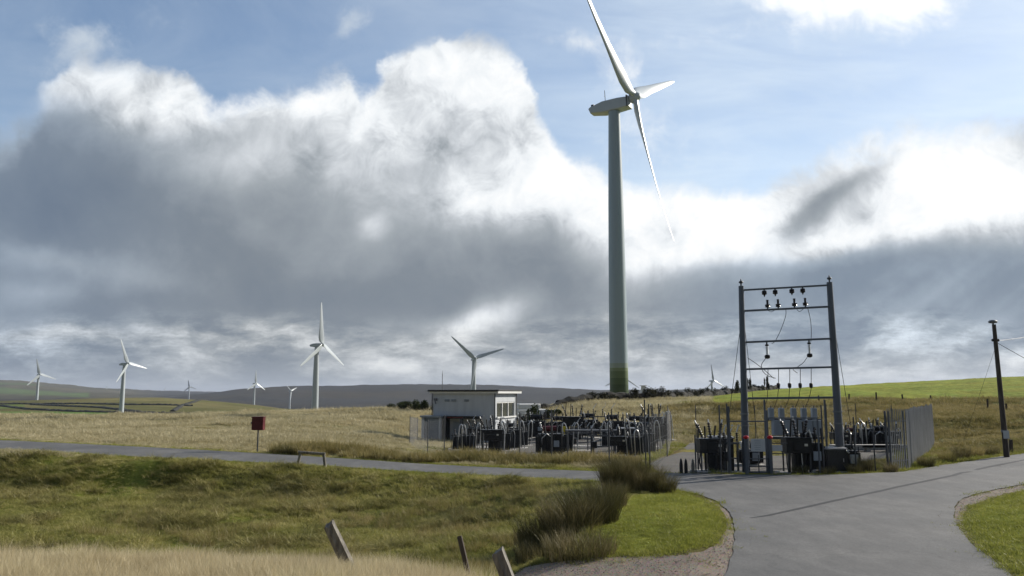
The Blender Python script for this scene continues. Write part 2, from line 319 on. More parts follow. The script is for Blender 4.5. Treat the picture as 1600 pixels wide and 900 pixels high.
def bump(X, Y, sdist):
    """hummocks and tussocks of the grassland, none on paved ground"""
    near = np.clip(sdist / 1.2, 0, 1)
    lawn = np.zeros(np.shape(X))
    for p in LAWN: lawn = np.maximum(lawn, inside(p, X, Y) * 1.)
    a = .30 * (fbm(X / 2.1, Y / 1.5, 3, 3) - .5) + .12 * (fbm(X / .6, Y / .6, 9, 2) - .5)
    b = .55 * (fbm(X / 7, Y / 5, 21, 3) - .5)
    wgt = np.clip((Y - 32) / 20, 0, 1) * np.clip((260 - Y) / 80, 0, 1)
    z = near * (a * np.clip((220 - Y) / 60, 0, 1) * (1 - .75 * lawn) + b * wgt)
    P_ = px_of(X, Y); terr = np.clip((P_ - 1030) / 60, 0, 1)
    z = z + terr * (.55 / (1 + np.exp(-np.clip((Y - 84 - 2 * fbm(X / 9, Y * 0, 71, 3)) / .5, -30, 30))) - .55) * (Y < 150) * np.clip((Y - 55) / 15, 0, 1) + terr * .35 * np.sin(Y / 3.3 + 2.5 * fbm(X / 12, Y / 9, 72, 2)) * np.clip((Y - 42) / 8, 0, 1) * np.clip((84 - Y) / 6, 0, 1)
    far = np.clip((Y - 400) / 600, 0, 1)
    z = z + far * (fbm(X / 160, Y / 160, 31, 5) - .5) * np.clip(Y / 1000, .5, 5) * 5
    return z
def height(X, Y):
    X = np.asarray(X, float); Y = np.asarray(Y, float)
    near = Y < 300
    s = np.full(X.shape, 1e3)
    if near.any():
        if X.ndim == 0: s = signed(X, Y)
        else: s[near] = signed(X[near], Y[near])
    return smooth_h(X, Y) + bump(X, Y, s) - .05 * np.clip(-s / .25, 0, 1), s
def gz(X, Y): return float(height(np.array([X]), np.array([Y]))[0][0])
def foot(x, y, **k):                  # where the pixel meets the ground
    p = march(x, y, **k); return Vector((p.x, p.y, gz(p.x, p.y)))

# ------------------------------------------------------------------ helpers
def tag(o, label=None, cat=None, group=None, kind=None):
    for k, v in (('label', label), ('category', cat), ('group', group), ('kind', kind)):
        if v: o[k] = v
    return o
def empty(name, loc, rz=0, rx=0, ry=0):
    o = bpy.data.objects.new(name, None); COL.objects.link(o); o.location = loc; o.rotation_euler = (rx, ry, rz); o.empty_display_size = .2
    return o
class MB:
    def __init__(s): s.v = []; s.f = []; s.mi = []; s.cur = 0
    def add(s, vs, fs):
        b = len(s.v); s.v += [tuple(v) for v in vs]; s.f += [tuple(b + i for i in f) for f in fs]; s.mi += [s.cur] * len(fs); return s
    def box(s, c, d, rz=0, rx=0, ry=0):
        M = Matrix.Rotation(rz, 3, 'Z') @ Matrix.Rotation(ry, 3, 'Y') @ Matrix.Rotation(rx, 3, 'X'); c = Vector(c)
        vs = [c + M @ Vector((sx * d[0] / 2, sy * d[1] / 2, sz * d[2] / 2)) for sz in (-1, 1) for sx, sy in ((-1, -1), (1, -1), (1, 1), (-1, 1))]
        return s.add(vs, [(3, 2, 1, 0), (4, 5, 6, 7), (0, 1, 5, 4), (1, 2, 6, 5), (2, 3, 7, 6), (3, 0, 4, 7)])
    def tube(s, pts, rad, n=8, caps=True):
        pts = [Vector(p) for p in pts]; m = len(pts); rad = rad if isinstance(rad, (list, tuple)) else [rad] * m
        vs = []; up = None
        for i, p in enumerate(pts):
            t = (pts[min(i + 1, m - 1)] - pts[max(i - 1, 0)]).normalized()
            if up is None: up = t.orthogonal().normalized()
            up = (up - t * up.dot(t)); up = up.normalized() if up.length > 1e-6 else t.orthogonal().normalized()
            q = t.cross(up)
            for k in range(n):
                a = 2 * math.pi * k / n; vs.append(p + (up * math.cos(a) + q * math.sin(a)) * rad[i])
        fs = [(i * n + k, i * n + (k + 1) % n, (i + 1) * n + (k + 1) % n, (i + 1) * n + k) for i in range(m - 1) for k in range(n)]
        if caps: fs += [tuple(range(n))[::-1], tuple(range((m - 1) * n, m * n))]
        return s.add(vs, fs)
    def lathe(s, prof, base=(0, 0, 0), axis=(0, 0, 1), n=12):     # prof: (distance along axis, radius)
        a = Vector(axis).normalized(); b = Vector(base)
        u = a.orthogonal().normalized(); q = a.cross(u); vs = []
        for (h, r) in prof:
            for k in range(n):
                t = 2 * math.pi * k / n; vs.append(b + a * h + (u * math.cos(t) + q * math.sin(t)) * r)
        m = len(prof)
        fs = [(i * n + k, i * n + (k + 1) % n, (i + 1) * n + (k + 1) % n, (i + 1) * n + k) for i in range(m - 1) for k in range(n)]
        fs += [tuple(range(n))[::-1], tuple(range((m - 1) * n, m * n))]
        return s.add(vs, fs)
    def build(s, name, mat, parent=None, smooth=False, bevel=0, loc=None):
        me = bpy.data.meshes.new(name); me.from_pydata(s.v, [], s.f); me.update()
        mats = mat if isinstance(mat, (list, tuple)) else [mat]
        for q in mats: me.materials.append(q)
        me.polygons.foreach_set('material_index', s.mi)
        if smooth:
            me.polygons.foreach_set('use_smooth', [True] * len(me.polygons))
        o = bpy.data.objects.new(name, me); COL.objects.link(o)
        if smooth: me.set_sharp_from_angle(angle=R(38))
        if bevel:
            b = o.modifiers.new('bevel', 'BEVEL'); b.width = bevel; b.segments = 2; b.limit_method = 'ANGLE'
        if parent: o.parent = parent
        if loc is not None: o.location = loc
        return o
def copy_thing(o, loc=None, rz=None):
    c = o.copy(); COL.objects.link(c)
    for ch in o.children:
        d = ch.copy(); COL.objects.link(d); d.parent = c
        for g2 in ch.children:
            e = g2.copy(); COL.objects.link(e); e.parent = d
    if loc is not None: c.location = loc
    if rz is not None: c.rotation_euler.z = rz
    return c

# ------------------------------------------------------------------ materials
def mat(name, col, rough=.6, metal=0., var=.18, scale=6., bump_=.0, col2=None, spec=.4, streak=0):
    m = bpy.data.materials.new(name); m.use_nodes = True; g = G(m.node_tree); b = m.node_tree.nodes['Principled BSDF']
    tc = g.n('ShaderNodeTexCoord'); o = tc.outputs['Object']
    vec = g.v('MULTIPLY', o, (1, 1, .15)) if streak else o
    n1 = g.noise(vec, scale, 6, .6)
    lo = tuple(c * (1 - var) for c in col); hi = col2 or tuple(min(1, c * (1 + var)) for c in col)
    g.put(b.inputs['Base Color'], g.ramp(n1, [(.32, lo), (.68, hi)]))
    g.put(b.inputs['Roughness'], g.lin(n1, .3, .7, max(.05, rough - .08), min(1, rough + .08)))
    b.inputs['Metallic'].default_value = metal; b.inputs['Specular IOR Level'].default_value = spec
    if bump_:
        bn = g.n('ShaderNodeBump'); bn.inputs['Strength'].default_value = .6; bn.inputs['Distance'].default_value = bump_
        g.put(bn.inputs['Height'], g.noise(vec, scale * 4, 5, .6)); g.put(b.inputs['Normal'], bn.outputs[0])
    return m
M = dict(
    turbine=mat('turbine_paint', (.47, .52, .55), .35, var=.05, scale=.3, streak=1),
    galv=mat('galvanised_steel', (.19, .20, .215), .55, .3, .25, 5, streak=1),
    galvdark=mat('dark_steel', (.09, .095, .105), .55, .3, .3, 5),
    frame=mat('painted_frame_steel', (.115, .13, .155), .5, .2, .2, 3, streak=1),
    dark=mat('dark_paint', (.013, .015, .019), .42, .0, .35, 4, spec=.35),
    darkred=mat('dark_red_paint', (.10, .012, .016), .4, 0, .3, 5),
    red=mat('bright_red_plastic', (.55, .012, .02), .3, 0, .15, 5),
    yellow=mat('yellow_paint', (.55, .45, .02), .4, 0, .15, 5),
    silver=mat('bright_aluminium', (.62, .63, .64), .33, .7, .1, 5),
    porcelain=mat('brown_porcelain', (.014, .011, .011), .28, 0, .2, 8, spec=.5),
    ins_white=mat('pale_porcelain', (.55, .57, .58), .25, 0, .1, 8),
    can=mat('grey_can_paint', (.29, .33, .38), .45, 0, .12, 6, streak=1),
    concrete=mat('pale_concrete', (.42, .40, .37), .9, 0, .2, 7, .004),
    render=mat('white_render', (.52, .55, .58), .85, 0, .08, 2.5, .003, streak=1),
    shut=mat('roller_shutter', (.20, .24, .29), .5, 0, .1, 2),
    black=mat('black_fascia', (.02, .021, .024), .5, 0, .3, 5),
    white=mat('white_paint', (.74, .75, .74), .5, 0, .06, 4),
    wood=mat('weathered_wood', (.17, .15, .125), .9, 0, .45, 14, .012, col2=(.33, .31, .27), streak=1),
    darkwood=mat('tarred_wood', (.075, .062, .052), .9, 0, .4, 10, .006, streak=1),
    wire=mat('wire', (.05, .05, .055), .6, .4, .1),
    sign=mat('sign_plate', (.50, .53, .56), .5, 0, .06, 4),
    rubber=mat('black_rubber', (.015, .015, .017), .6, 0, .2),
)
def glass():
    m = bpy.data.materials.new('window_glass'); m.use_nodes = True; b = m.node_tree.nodes['Principled BSDF']
    b.inputs['Base Color'].default_value = (.05, .06, .06, 1); b.inputs['Roughness'].default_value = .06; b.inputs['Specular IOR Level'].default_value = .8
    return m
M['glass'] = glass()
def tower_paint():                     # pale tower with graded green bands at the foot
    m = bpy.data.materials.new('banded_tower_paint'); m.use_nodes = True; g = G(m.node_tree); b = m.node_tree.nodes['Principled BSDF']
    z = g.sep(g.n('ShaderNodeTexCoord').outputs['Object'])[2]
    n = g.noise(g.v('MULTIPLY', g.n('ShaderNodeTexCoord').outputs['Object'], (1, 1, .1)), 2.2, 5, .6)
    t = g.m('DIVIDE', z, 8.)
    c = g.ramp(t, [(0, (.055, .09, .03)), (.28, (.075, .115, .04)), (.40, (.12, .165, .065)), (.53, (.19, .24, .12)), (.59, (.29, .35, .29)), (.68, (.33, .41, .455))], 'CONSTANT')
    c2 = g.mix(g.lin(n, .3, .7, 0., .22), c, g.v('MULTIPLY', c, (.72, .74, .72)))
    g.put(b.inputs['Base Color'], c2); b.inputs['Roughness'].default_value = .42
    return m
M['banded'] = tower_paint()

def ground_mat(name, paved=None):
    m = bpy.data.materials.new(name); m.use_nodes = True; g = G(m.node_tree); b = m.node_tree.nodes['Principled BSDF']
    o = g.n('ShaderNodeNewGeometry').outputs['Position']
    if paved is None:
        at_ = g.n('ShaderNodeAttribute', attribute_name='tint').outputs['Color']
        n1 = g.noise(o, .9, 8, .68); n2 = g.noise(o, .035, 8, .65); n3 = g.noise(o, .0035, 9, .7)
        f = g.m('ADD', g.lin(n1, .25, .75, .55, 1.45), g.lin(n2, .25, .75, -.30, .30)); f = g.m('ADD', f, g.lin(n3, .3, .7, -.28, .28))
        hue = g.mix(g.lin(g.noise(o, .15, 5, .6), .3, .7), (1.12, .98, .85), (.88, 1.04, .95))
        c = g.v('MULTIPLY', g.v('MULTIPLY', at_, g.comb(f, f, f)), hue)
        g.put(b.inputs['Base Color'], c); b.inputs['Roughness'].default_value = 1.; b.inputs['Specular IOR Level'].default_value = .05
        bn = g.n('ShaderNodeBump'); bn.inputs['Strength'].default_value = .8; bn.inputs['Distance'].default_value = .12
        g.put(bn.inputs['Height'], g.noise(o, 5, 6, .7)); g.put(b.inputs['Normal'], bn.outputs[0])
    elif paved == 'asphalt':
        n1 = g.noise(o, 90, 3, .7); n2 = g.noise(o, .35, 6, .6); n3 = g.noise(g.v('MULTIPLY', o, (1, .45, 1)), 1.7, 8, .72); n4 = g.noise(o, 22, 4, .7)
        c = g.ramp(g.m('ADD', g.m('MULTIPLY', n2, .55), g.m('MULTIPLY', n3, .45)), [(.36, (.075, .074, .071)), (.5, (.112, .110, .106)), (.64, (.165, .161, .154))])
        f = g.m('MULTIPLY', g.lin(n1, .3, .7, .62, 1.38), g.lin(n4, .3, .7, .8, 1.2)); c = g.v('MULTIPLY', c, g.comb(f, f, f))
        cr = g.n('ShaderNodeTexVoronoi', feature='DISTANCE_TO_EDGE'); g.put(cr.inputs['Vector'], g.v('ADD', o, g.v('MULTIPLY', g.noise(o, 1.1, 4, .6, out='Color'), (1.6, 1.6, 0)))); cr.inputs['Scale'].default_value = .22
        ck = g.m('MULTIPLY', g.m('LESS_THAN', cr.outputs['Distance'], .004), g.m('GREATER_THAN', g.noise(o, .3, 2), .5))
        c = g.mix(g.m('MULTIPLY', ck, .22), c, (.025, .025, .025))
        ptch = g.m('GREATER_THAN', g.noise(o, .22, 1, .4), .66); c = g.mix(g.m('MULTIPLY', ptch, .18), c, (.045, .046, .05))
        g.put(b.inputs['Base Color'], c); g.put(b.inputs['Roughness'], g.lin(n2, .3, .7, .66, .85)); b.inputs['Specular IOR Level'].default_value = .45
        bn = g.n('ShaderNodeBump'); bn.inputs['Strength'].default_value = .5; bn.inputs['Distance'].default_value = .006
        g.put(bn.inputs['Height'], n1); g.put(b.inputs['Normal'], bn.outputs[0])
    else:
        vo = g.n('ShaderNodeTexVoronoi'); g.put(vo.inputs['Vector'], o); vo.inputs['Scale'].default_value = 46; g.put(vo.inputs['Vector'], g.v('ADD', o, g.v('MULTIPLY', g.noise(o, 9, 4, .6, out='Color'), (.25, .25, .25))))
        n2 = g.noise(o, .9, 6, .65); base = (.24, .195, .155) if paved == 'gravel' else (.125, .115, .10)
        c = g.mix(.62, g.ramp(n2, [(.3, tuple(k * .6 for k in base)), (.7, tuple(k * 1.3 for k in base))]), g.v('MULTIPLY', vo.outputs['Color'], (base[0] * 1.7, base[1] * 1.7, base[2] * 1.7)))
        g.put(b.inputs['Base Color'], g.mix(.3, c, g.ramp(n2, [(.3, tuple(k * .6 for k in base)), (.7, tuple(k * 1.3 for k in base))])))
        b.inputs['Roughness'].default_value = .95
        bn = g.n('ShaderNodeBump'); bn.inputs['Strength'].default_value = .9; bn.inputs['Distance'].default_value = .03
        g.put(bn.inputs['Height'], g.noise(o, 24, 6, .75)); g.put(b.inputs['Normal'], bn.outputs[0])
    return m

# ------------------------------------------------------------------ ground sheet
C_DRY = np.array([.34, .285, .16]); C_OLIVE = np.array([.14, .14, .04]); C_GREEN = np.array([.17, .195, .038]); C_BRIGHT = np.array([.235, .262, .05])
C_MOOR = np.array([.030, .029, .030]); C_BROWN = np.array([.085, .068, .045]); C_SOIL = np.array([.075, .06, .04])  # C_MOOR: dark moor, with cloud shade over the hills put into its colour
def veg(X, Y, s):
    """vegetation colour of the ground at each point, cloud shade included in the far moor"""
    P = px_of(X, Y); n = fbm(X / 3., Y / 3., 41, 4); nb = fbm(X / 14., Y / 10., 55, 4); nf = fbm(X / 120., Y / 120., 66, 4)
    def mixc(a, b, t): t = np.clip(t, 0, 1)[..., None]; return a * (1 - t) + b * t
    c = np.broadcast_to(C_OLIVE, X.shape + (3,)).copy()
    c = mixc(c, C_GREEN, (n - .45) * 4)
    c = mixc(c, C_DRY, np.clip((13 - Y) / 2.5, 0, 1) * (P < 850))                                   # near strip of hay
    mead = np.clip((Y - 33) / 4, 0, 1) * (P < 1700)
    c = mixc(c, mixc(np.broadcast_to(C_DRY, c.shape), C_OLIVE, (nb - .52) * 5), mead)
    right = np.clip((P - 1000) / 150, 0, 1) * np.clip((Y - 34) / 8, 0, 1)
    c = mixc(c, mixc(mixc(np.broadcast_to(C_OLIVE * 1.2, c.shape), C_DRY * .85, (nb - .42) * 5), C_GREEN, (n - .55) * 3 * (Y < 60)), right)
    c = mixc(c, C_GREEN * 1.1, np.clip(1 - np.abs(Y - 52) / 12, 0, 1) * ((P > 1010) & (P < 1110)))
    gf = np.clip((Y - 88 - 4 * (nb - .5)) / 1.5, 0, 1) * np.clip((P - 1045 - (Y - 95) * -.6) / 18, 0, 1) * (Y < 600)
    c = mixc(c, C_BRIGHT * (.85 + .35 * nb[..., None]), gf)
    for p in LAWN: c = mixc(c, C_BRIGHT * .95, inside(p, X, Y) * 1.)
    far = np.clip((Y - 350) / 60, 0, 1)
    cf = mixc(np.broadcast_to(np.array([.12, .115, .042]), c.shape), np.array([.17, .15, .065]), (nf - .4) * 4)
    g1 = ((Y > 640) & (Y < 790) & (P > -400) & (P < 190)).astype(float); cf = mixc(cf, np.array([.095, .17, .035]), g1 * .85)
    g2 = ((Y > 860) & (Y < 1000) & (P > -400) & (P < 40)).astype(float); cf = mixc(cf, np.array([.10, .16, .035]), g2 * .6)
    c = mixc(c, cf, far)
    moor = mixc(np.broadcast_to(C_MOOR, c.shape), C_BROWN * .55, (fbm(X / 500., Y / 300., 77, 5) - .5) * 5)
    c = mixc(c, moor, np.clip((Y - 1500) / 500, 0, 1))
    lefthill = mixc(np.broadcast_to(np.array([.07, .062, .035]), c.shape), np.array([.10, .085, .05]), (fbm(X / 300., Y / 500., 88, 5) - .45) * 5)
    lefthill = mixc(lefthill, np.array([.09, .13, .04]), (fbm(X / 420., Y / 900., 98, 3) - .52) * 9 * (P < 140))
    c = mixc(c, lefthill, np.clip((Y - 2500) / 500, 0, 1) * np.clip((260 - P) / 60, 0, 1))
    c = mixc(c, C_SOIL, np.clip(1 - np.abs(s) / .35, 0, 1) * .7)
    return c
def build_ground():
    na, ny = 620, 760
    pa = np.concatenate([np.linspace(-1500, -120, 70, endpoint=False), np.linspace(-120, 1720, na - 140), np.linspace(1720, 3100, 71)[1:]]); na = len(pa)
    Ys = np.exp(np.concatenate([np.linspace(math.log(2), math.log(10), 40, endpoint=False), np.linspace(math.log(10), math.log(260), 470, endpoint=False), np.linspace(math.log(260), math.log(30000), 250)])); ny = len(Ys)
    A = (pa - 800) / F * CP
    Yg, Ag = np.meshgrid(Ys, A, indexing='ij'); Xg = Ag * Yg
    H, s = height(Xg, Yg)
    me = bpy.data.meshes.new('ground')
    co_ = np.stack([Xg, Yg, H], -1).reshape(-1, 3).astype(np.float32)
    idx = np.arange(ny * na).reshape(ny, na)
    q = np.stack([idx[:-1, :-1], idx[:-1, 1:], idx[1:, 1:], idx[1:, :-1]], -1).reshape(-1, 4)
    me.vertices.add(len(co_)); me.vertices.foreach_set('co', co_.ravel())
    me.loops.add(q.size); me.loops.foreach_set('vertex_index', q.ravel().astype(np.int32))
    me.polygons.add(len(q)); me.polygons.foreach_set('loop_start', np.arange(0, q.size, 4, dtype=np.int32)); me.polygons.foreach_set('loop_total', np.full(len(q), 4, np.int32))
    me.polygons.foreach_set('use_smooth', np.ones(len(q), bool)); me.update(); me.validate()
    c = veg(Xg, Yg, s).reshape(-1, 3); ca = me.color_attributes.new('tint', 'FLOAT_COLOR', 'POINT')
    ca.data.foreach_set('color', np.concatenate([c, np.ones((len(c), 1))], 1).astype(np.float32).ravel())
    me.materials.append(ground_mat('grassland_soil'))
    o = bpy.data.objects.new('ground', me); COL.objects.link(o); tag(o, kind='structure', label='rolling moorland ground under the grass')
build_ground()

def drape(name, poly, material, lift, rag=.0, label=None, step=1.0):
    pts = []
    n = len(poly)
    for i in range(n):
        a, b = Vector(poly[i]), Vector(poly[(i + 1) % n]); L = (b - a).length
        if L > 300: L = 1
        k = max(1, int(L / .25)) if rag and a.y < 60 else 1
        for j in range(k):
            p = a.lerp(b, j / k)
            if rag and j: 
                nn = Vector((-(b - a).y, (b - a).x)).normalized(); p = p + nn * rag * (float(fbm(np.array([p.x * 2.3]), np.array([p.y * 2.3]), 5, 3)[0]) - .5)
            pts.append(p)
    bm = bmesh.new(); vs = [bm.verts.new((p.x, p.y, 0)) for p in pts]; bm.faces.new(vs)
    xs = [p.x for p in pts]; ys = [p.y for p in pts]
    for ax, lo, hi in ((0, min(xs), max(xs)), (1, min(ys), max(ys))):
        t = lo + step
        while t < hi:
            co_ = (t, 0, 0) if ax == 0 else (0, t, 0); no = (1, 0, 0) if ax == 0 else (0, 1, 0)
            bmesh.ops.bisect_plane(bm, geom=bm.verts[:] + bm.edges[:] + bm.faces[:], plane_co=co_, plane_no=no, dist=1e-5); t += step
    bmesh.ops.triangulate(bm, faces=bm.faces[:])
    X = np.array([v.co.x for v in bm.verts]); Y = np.array([v.co.y for v in bm.verts]); Z = smooth_h(X, Y) + lift
    for v, z in zip(bm.verts, Z): v.co.z = z
    me = bpy.data.meshes.new(name); bm.normal_update(); bm.to_mesh(me); bm.free()
    if me.polygons[0].normal.z < 0: me.flip_normals()
    me.polygons.foreach_set('use_smooth', [True] * len(me.polygons)); me.materials.append(material)
    o = bpy.data.objects.new(name, me); COL.objects.link(o); return tag(o, label=label, kind='structure')
MG = ground_mat('brown_gravel', 'gravel'); MY = ground_mat('yard_gravel', 'yard')
drape('gravel', GRAVEL, MG, -.008, .12, 'brown gravel verge beside the road'); drape('gravel', GRAVEL2, MG, -.008, .12, 'thin gravel edge below the right lawn')
drape('path', TRACK, MY, -.012, .15, 'gravel track running past the gate')
drape('yard', YARD, MY, -.004, .2, 'gravel floor of the switchgear yard'); drape('yard', YARD2, MY, -.006, .2, 'gravel floor behind the gate')
drape('road', ROAD, ground_mat('asphalt', 'asphalt'), .012, .10, 'grey asphalt lanes meeting at a junction')
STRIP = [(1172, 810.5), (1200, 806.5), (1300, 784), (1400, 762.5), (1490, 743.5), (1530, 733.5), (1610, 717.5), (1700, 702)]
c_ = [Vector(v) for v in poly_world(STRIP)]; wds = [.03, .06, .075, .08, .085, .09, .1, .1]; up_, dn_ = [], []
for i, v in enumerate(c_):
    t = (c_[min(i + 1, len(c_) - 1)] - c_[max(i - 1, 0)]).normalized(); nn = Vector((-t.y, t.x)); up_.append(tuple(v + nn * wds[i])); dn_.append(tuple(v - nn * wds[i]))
drape('dark_strip', up_ + dn_[::-1], mat('strip_black', (.020, .020, .022), .7, 0, .35, 3), .017, .03, 'thin dark strip running diagonally over the junction')  # thin near-black strip draped over the asphalt, tapering at its near end
#@@PART2
# ------------------------------------------------------------------ grass
def blade_mat(name, stops, trans=.45, patch=.5):
    m = bpy.data.materials.new(name); m.use_nodes = True; nt = m.node_tree; g = G(nt); nt.nodes.clear()
    info = g.n('ShaderNodeObjectInfo'); pos = g.n('ShaderNodeNewGeometry').outputs['Position']
    f = g.m('ADD', g.m('MULTIPLY', info.outputs['Random'], .45), g.m('MULTIPLY', g.lin(g.noise(pos, patch, 5, .6), .34, .66), .55))
    at_ = g.n('ShaderNodeAttribute', attribute_name='shade').outputs['Fac']      # blade to blade difference
    c = g.ramp(g.m('ADD', g.m('MULTIPLY', f, .62), g.m('MULTIPLY', at_, .38)), stops)
    d = g.n('ShaderNodeBsdfDiffuse'); t = g.n('ShaderNodeBsdfTranslucent'); gl = g.n('ShaderNodeBsdfGlossy'); gl.inputs['Roughness'].default_value = .45
    g.put(d.inputs[0], c); g.put(t.inputs[0], c); gl.inputs[0].default_value = (.5, .5, .45, 1)
    a = g.n('ShaderNodeMixShader'); a.inputs[0].default_value = trans; nt.links.new(d.outputs[0], a.inputs[1]); nt.links.new(t.outputs[0], a.inputs[2])
    b = g.n('ShaderNodeMixShader'); b.inputs[0].default_value = .05; nt.links.new(a.outputs[0], b.inputs[1]); nt.links.new(gl.outputs[0], b.inputs[2])
    o = g.n('ShaderNodeOutputMaterial'); nt.links.new(b.outputs[0], o.inputs[0]); return m
def tuft_mesh(name, nb, rad, hgt, wid, lean, mat_, seed, seg=3, flop=.5):
    r = np.random.default_rng(seed); V = []; Fc = []; S = []
    for i in range(nb):
        a = r.uniform(0, 2 * np.pi); d = rad * math.sqrt(r.uniform()); bx, by = d * math.cos(a), d * math.sin(a)
        h = hgt * r.uniform(.55, 1.1); w = wid * r.uniform(.7, 1.3); la = a + r.normal() * 1.0; L = lean * r.uniform(.2, 1.2) * h
        dx, dy = math.cos(la), math.sin(la); fa = r.uniform(0, np.pi); fx, fy = math.cos(fa), math.sin(fa); sh = r.uniform()
        b = len(V)
        for k in range(seg + 1):
            t = k / seg; ww = w * (1 - t ** 1.6) / 2 + .0002; x = bx + dx * L * t ** 2; y = by + dy * L * t ** 2; z = h * (t - flop * .35 * t * t * lean) - .03
            if k < seg: V += [(x - fx * ww, y - fy * ww, z), (x + fx * ww, y + fy * ww, z)]; S += [sh, sh]
            else: V.append((x, y, z)); S.append(sh)
        for k in range(seg - 1): Fc.append((b + 2 * k, b + 2 * k + 1, b + 2 * k + 3, b + 2 * k + 2))
        Fc.append((b + 2 * seg - 2, b + 2 * seg - 1, b + 2 * seg))
    me = bpy.data.meshes.new(name); me.from_pydata(V, [], Fc); me.update(); me.materials.append(mat_)
    at_ = me.attributes.new('shade', 'FLOAT', 'POINT'); at_.data.foreach_set('value', np.array(S, np.float32))
    return me
def scatter(name, X, Y, scl, meshes, label, tilt=.12, seed=1, Z=None):
    r = np.random.default_rng(seed); n = len(X)
    if Z is None: Z = height(X, Y)[0]
    me = bpy.data.meshes.new(name); me.vertices.add(n); me.vertices.foreach_set('co', np.stack([X, Y, Z], -1).astype(np.float32).ravel())
    a = me.attributes.new('rot', 'FLOAT_VECTOR', 'POINT'); a.data.foreach_set('vector', np.stack([r.normal(size=n) * tilt, r.normal(size=n) * tilt, r.uniform(0, 6.283, n)], -1).astype(np.float32).ravel())
    a = me.attributes.new('scl', 'FLOAT_VECTOR', 'POINT'); a.data.foreach_set('vector', scl.astype(np.float32).ravel())
    a = me.attributes.new('var', 'INT', 'POINT'); a.data.foreach_set('value', r.integers(0, len(meshes), n).astype(np.int32))
    o = bpy.data.objects.new(name, me); COL.objects.link(o); tag(o, label=label, cat='grass', kind='stuff')
    ng = bpy.data.node_groups.new(name + '_scatter', 'GeometryNodeTree')
    ng.interface.new_socket('Geometry', in_out='INPUT', socket_type='NodeSocketGeometry'); ng.interface.new_socket('Geometry', in_out='OUTPUT', socket_type='NodeSocketGeometry')
    N = ng.nodes; Lk = ng.links; gi = N.new('NodeGroupInput'); go = N.new('NodeGroupOutput'); ip = N.new('GeometryNodeInstanceOnPoints'); j = N.new('GeometryNodeGeometryToInstance')
    for k in reversed(range(len(meshes))):
        po = bpy.data.objects.new(name + '_tuft', meshes[k])
        oi = N.new('GeometryNodeObjectInfo'); oi.inputs['Object'].default_value = po; Lk.new(oi.outputs['Geometry'], j.inputs[0])
    def na(nm, ty):
        q = N.new('GeometryNodeInputNamedAttribute'); q.data_type = ty; q.inputs[0].default_value = nm; return q.outputs[0]
    Lk.new(gi.outputs[0], ip.inputs['Points']); Lk.new(j.outputs[0], ip.inputs['Instance']); ip.inputs['Pick Instance'].default_value = True
    Lk.new(na('var', 'INT'), ip.inputs['Instance Index']); Lk.new(na('rot', 'FLOAT_VECTOR'), ip.inputs['Rotation']); Lk.new(na('scl', 'FLOAT_VECTOR'), ip.inputs['Scale'])
    Lk.new(ip.outputs[0], go.inputs[0]); md = o.modifiers.new('scatter', 'NODES'); md.node_group = ng
    return o
def sample(n, p0, p1, y0, y1, seed):
    """points spread evenly over bearing and log distance"""
    r = np.random.default_rng(seed); P = r.uniform(p0, p1, n); Y = np.exp(r.uniform(math.log(y0), math.log(y1), n)); return (P - 800) / F * CP * Y, Y, P
def scl3(n, lo, hi, seed, wide=1., f=None):
    r = np.random.default_rng(seed); s = r.uniform(lo, hi, n); s = s if f is None else s * f
    return np.stack([s * wide, s * wide, s], -1)

HAY = [(0, (.24, .19, .09)), (.18, (.44, .36, .20)), (.35, (.56, .47, .29)), (.7, (.68, .60, .40)), (1, (.50, .46, .22))]
OLV = [(0, (.09, .095, .026)), (.25, (.20, .205, .052)), (.5, (.33, .325, .085)), (.72, (.49, .43, .17)), (1, (.68, .58, .31))]
MEA = [(0, (.20, .17, .075)), (.25, (.36, .31, .165)), (.55, (.55, .49, .31)), (1, (.70, .63, .43))]
LWN = [(0, (.15, .155, .035)), (.4, (.25, .275, .048)), (.75, (.37, .365, .085)), (1, (.46, .39, .16))]
RSH = [(0, (.028, .028, .012)), (.3, (.07, .068, .024)), (.55, (.14, .125, .05)), (.78, (.28, .23, .12)), (1, (.50, .42, .27))]
RGH = [(0, (.10, .095, .03)), (.3, (.19, .17, .055)), (.6, (.34, .28, .115)), (1, (.56, .46, .24))]
m_hay = blade_mat('hay_blades', HAY, .4, .8); m_olv = blade_mat('olive_blades', OLV, .4, .55); m_mea = blade_mat('meadow_blades', MEA, .35, .12)
m_lwn = blade_mat('lawn_blades', LWN, .4, .6); m_rsh = blade_mat('rush_blades', RSH, .2, 1.2); m_rgh = blade_mat('rough_blades', RGH, .35, .16)

BUILDING_AT = None
def keep(X, Y, s, margin=.12): return s > margin
# near strip of hay
X, Y, P = sample(26000, -150, 840, 6.5, 16.5, 11)
s = signed(X, Y); edge = 13.0 + 2.2 * (fbm(X / 1.1, Y * 0, 91, 4) - .5) * 2 + 1.2 * (rng.uniform(size=len(X)) ** 3) + np.clip((P - 560) / 200, 0, 1) * -1.2
k = keep(X, Y, s, .05) & (Y < edge) & (rng.uniform(size=len(X)) < np.clip((860 - P) / 160, .15, 1))
ms = [tuft_mesh('hay_tuft', 34, .11, .46, .0055, .5, m_hay, 100 + i, 4, .6) for i in range(6)]
scatter('hay_grass', X[k], Y[k], scl3(k.sum(), .65, 1.2, 3), ms, 'tall pale hay along the near edge of the field', .16, 5)
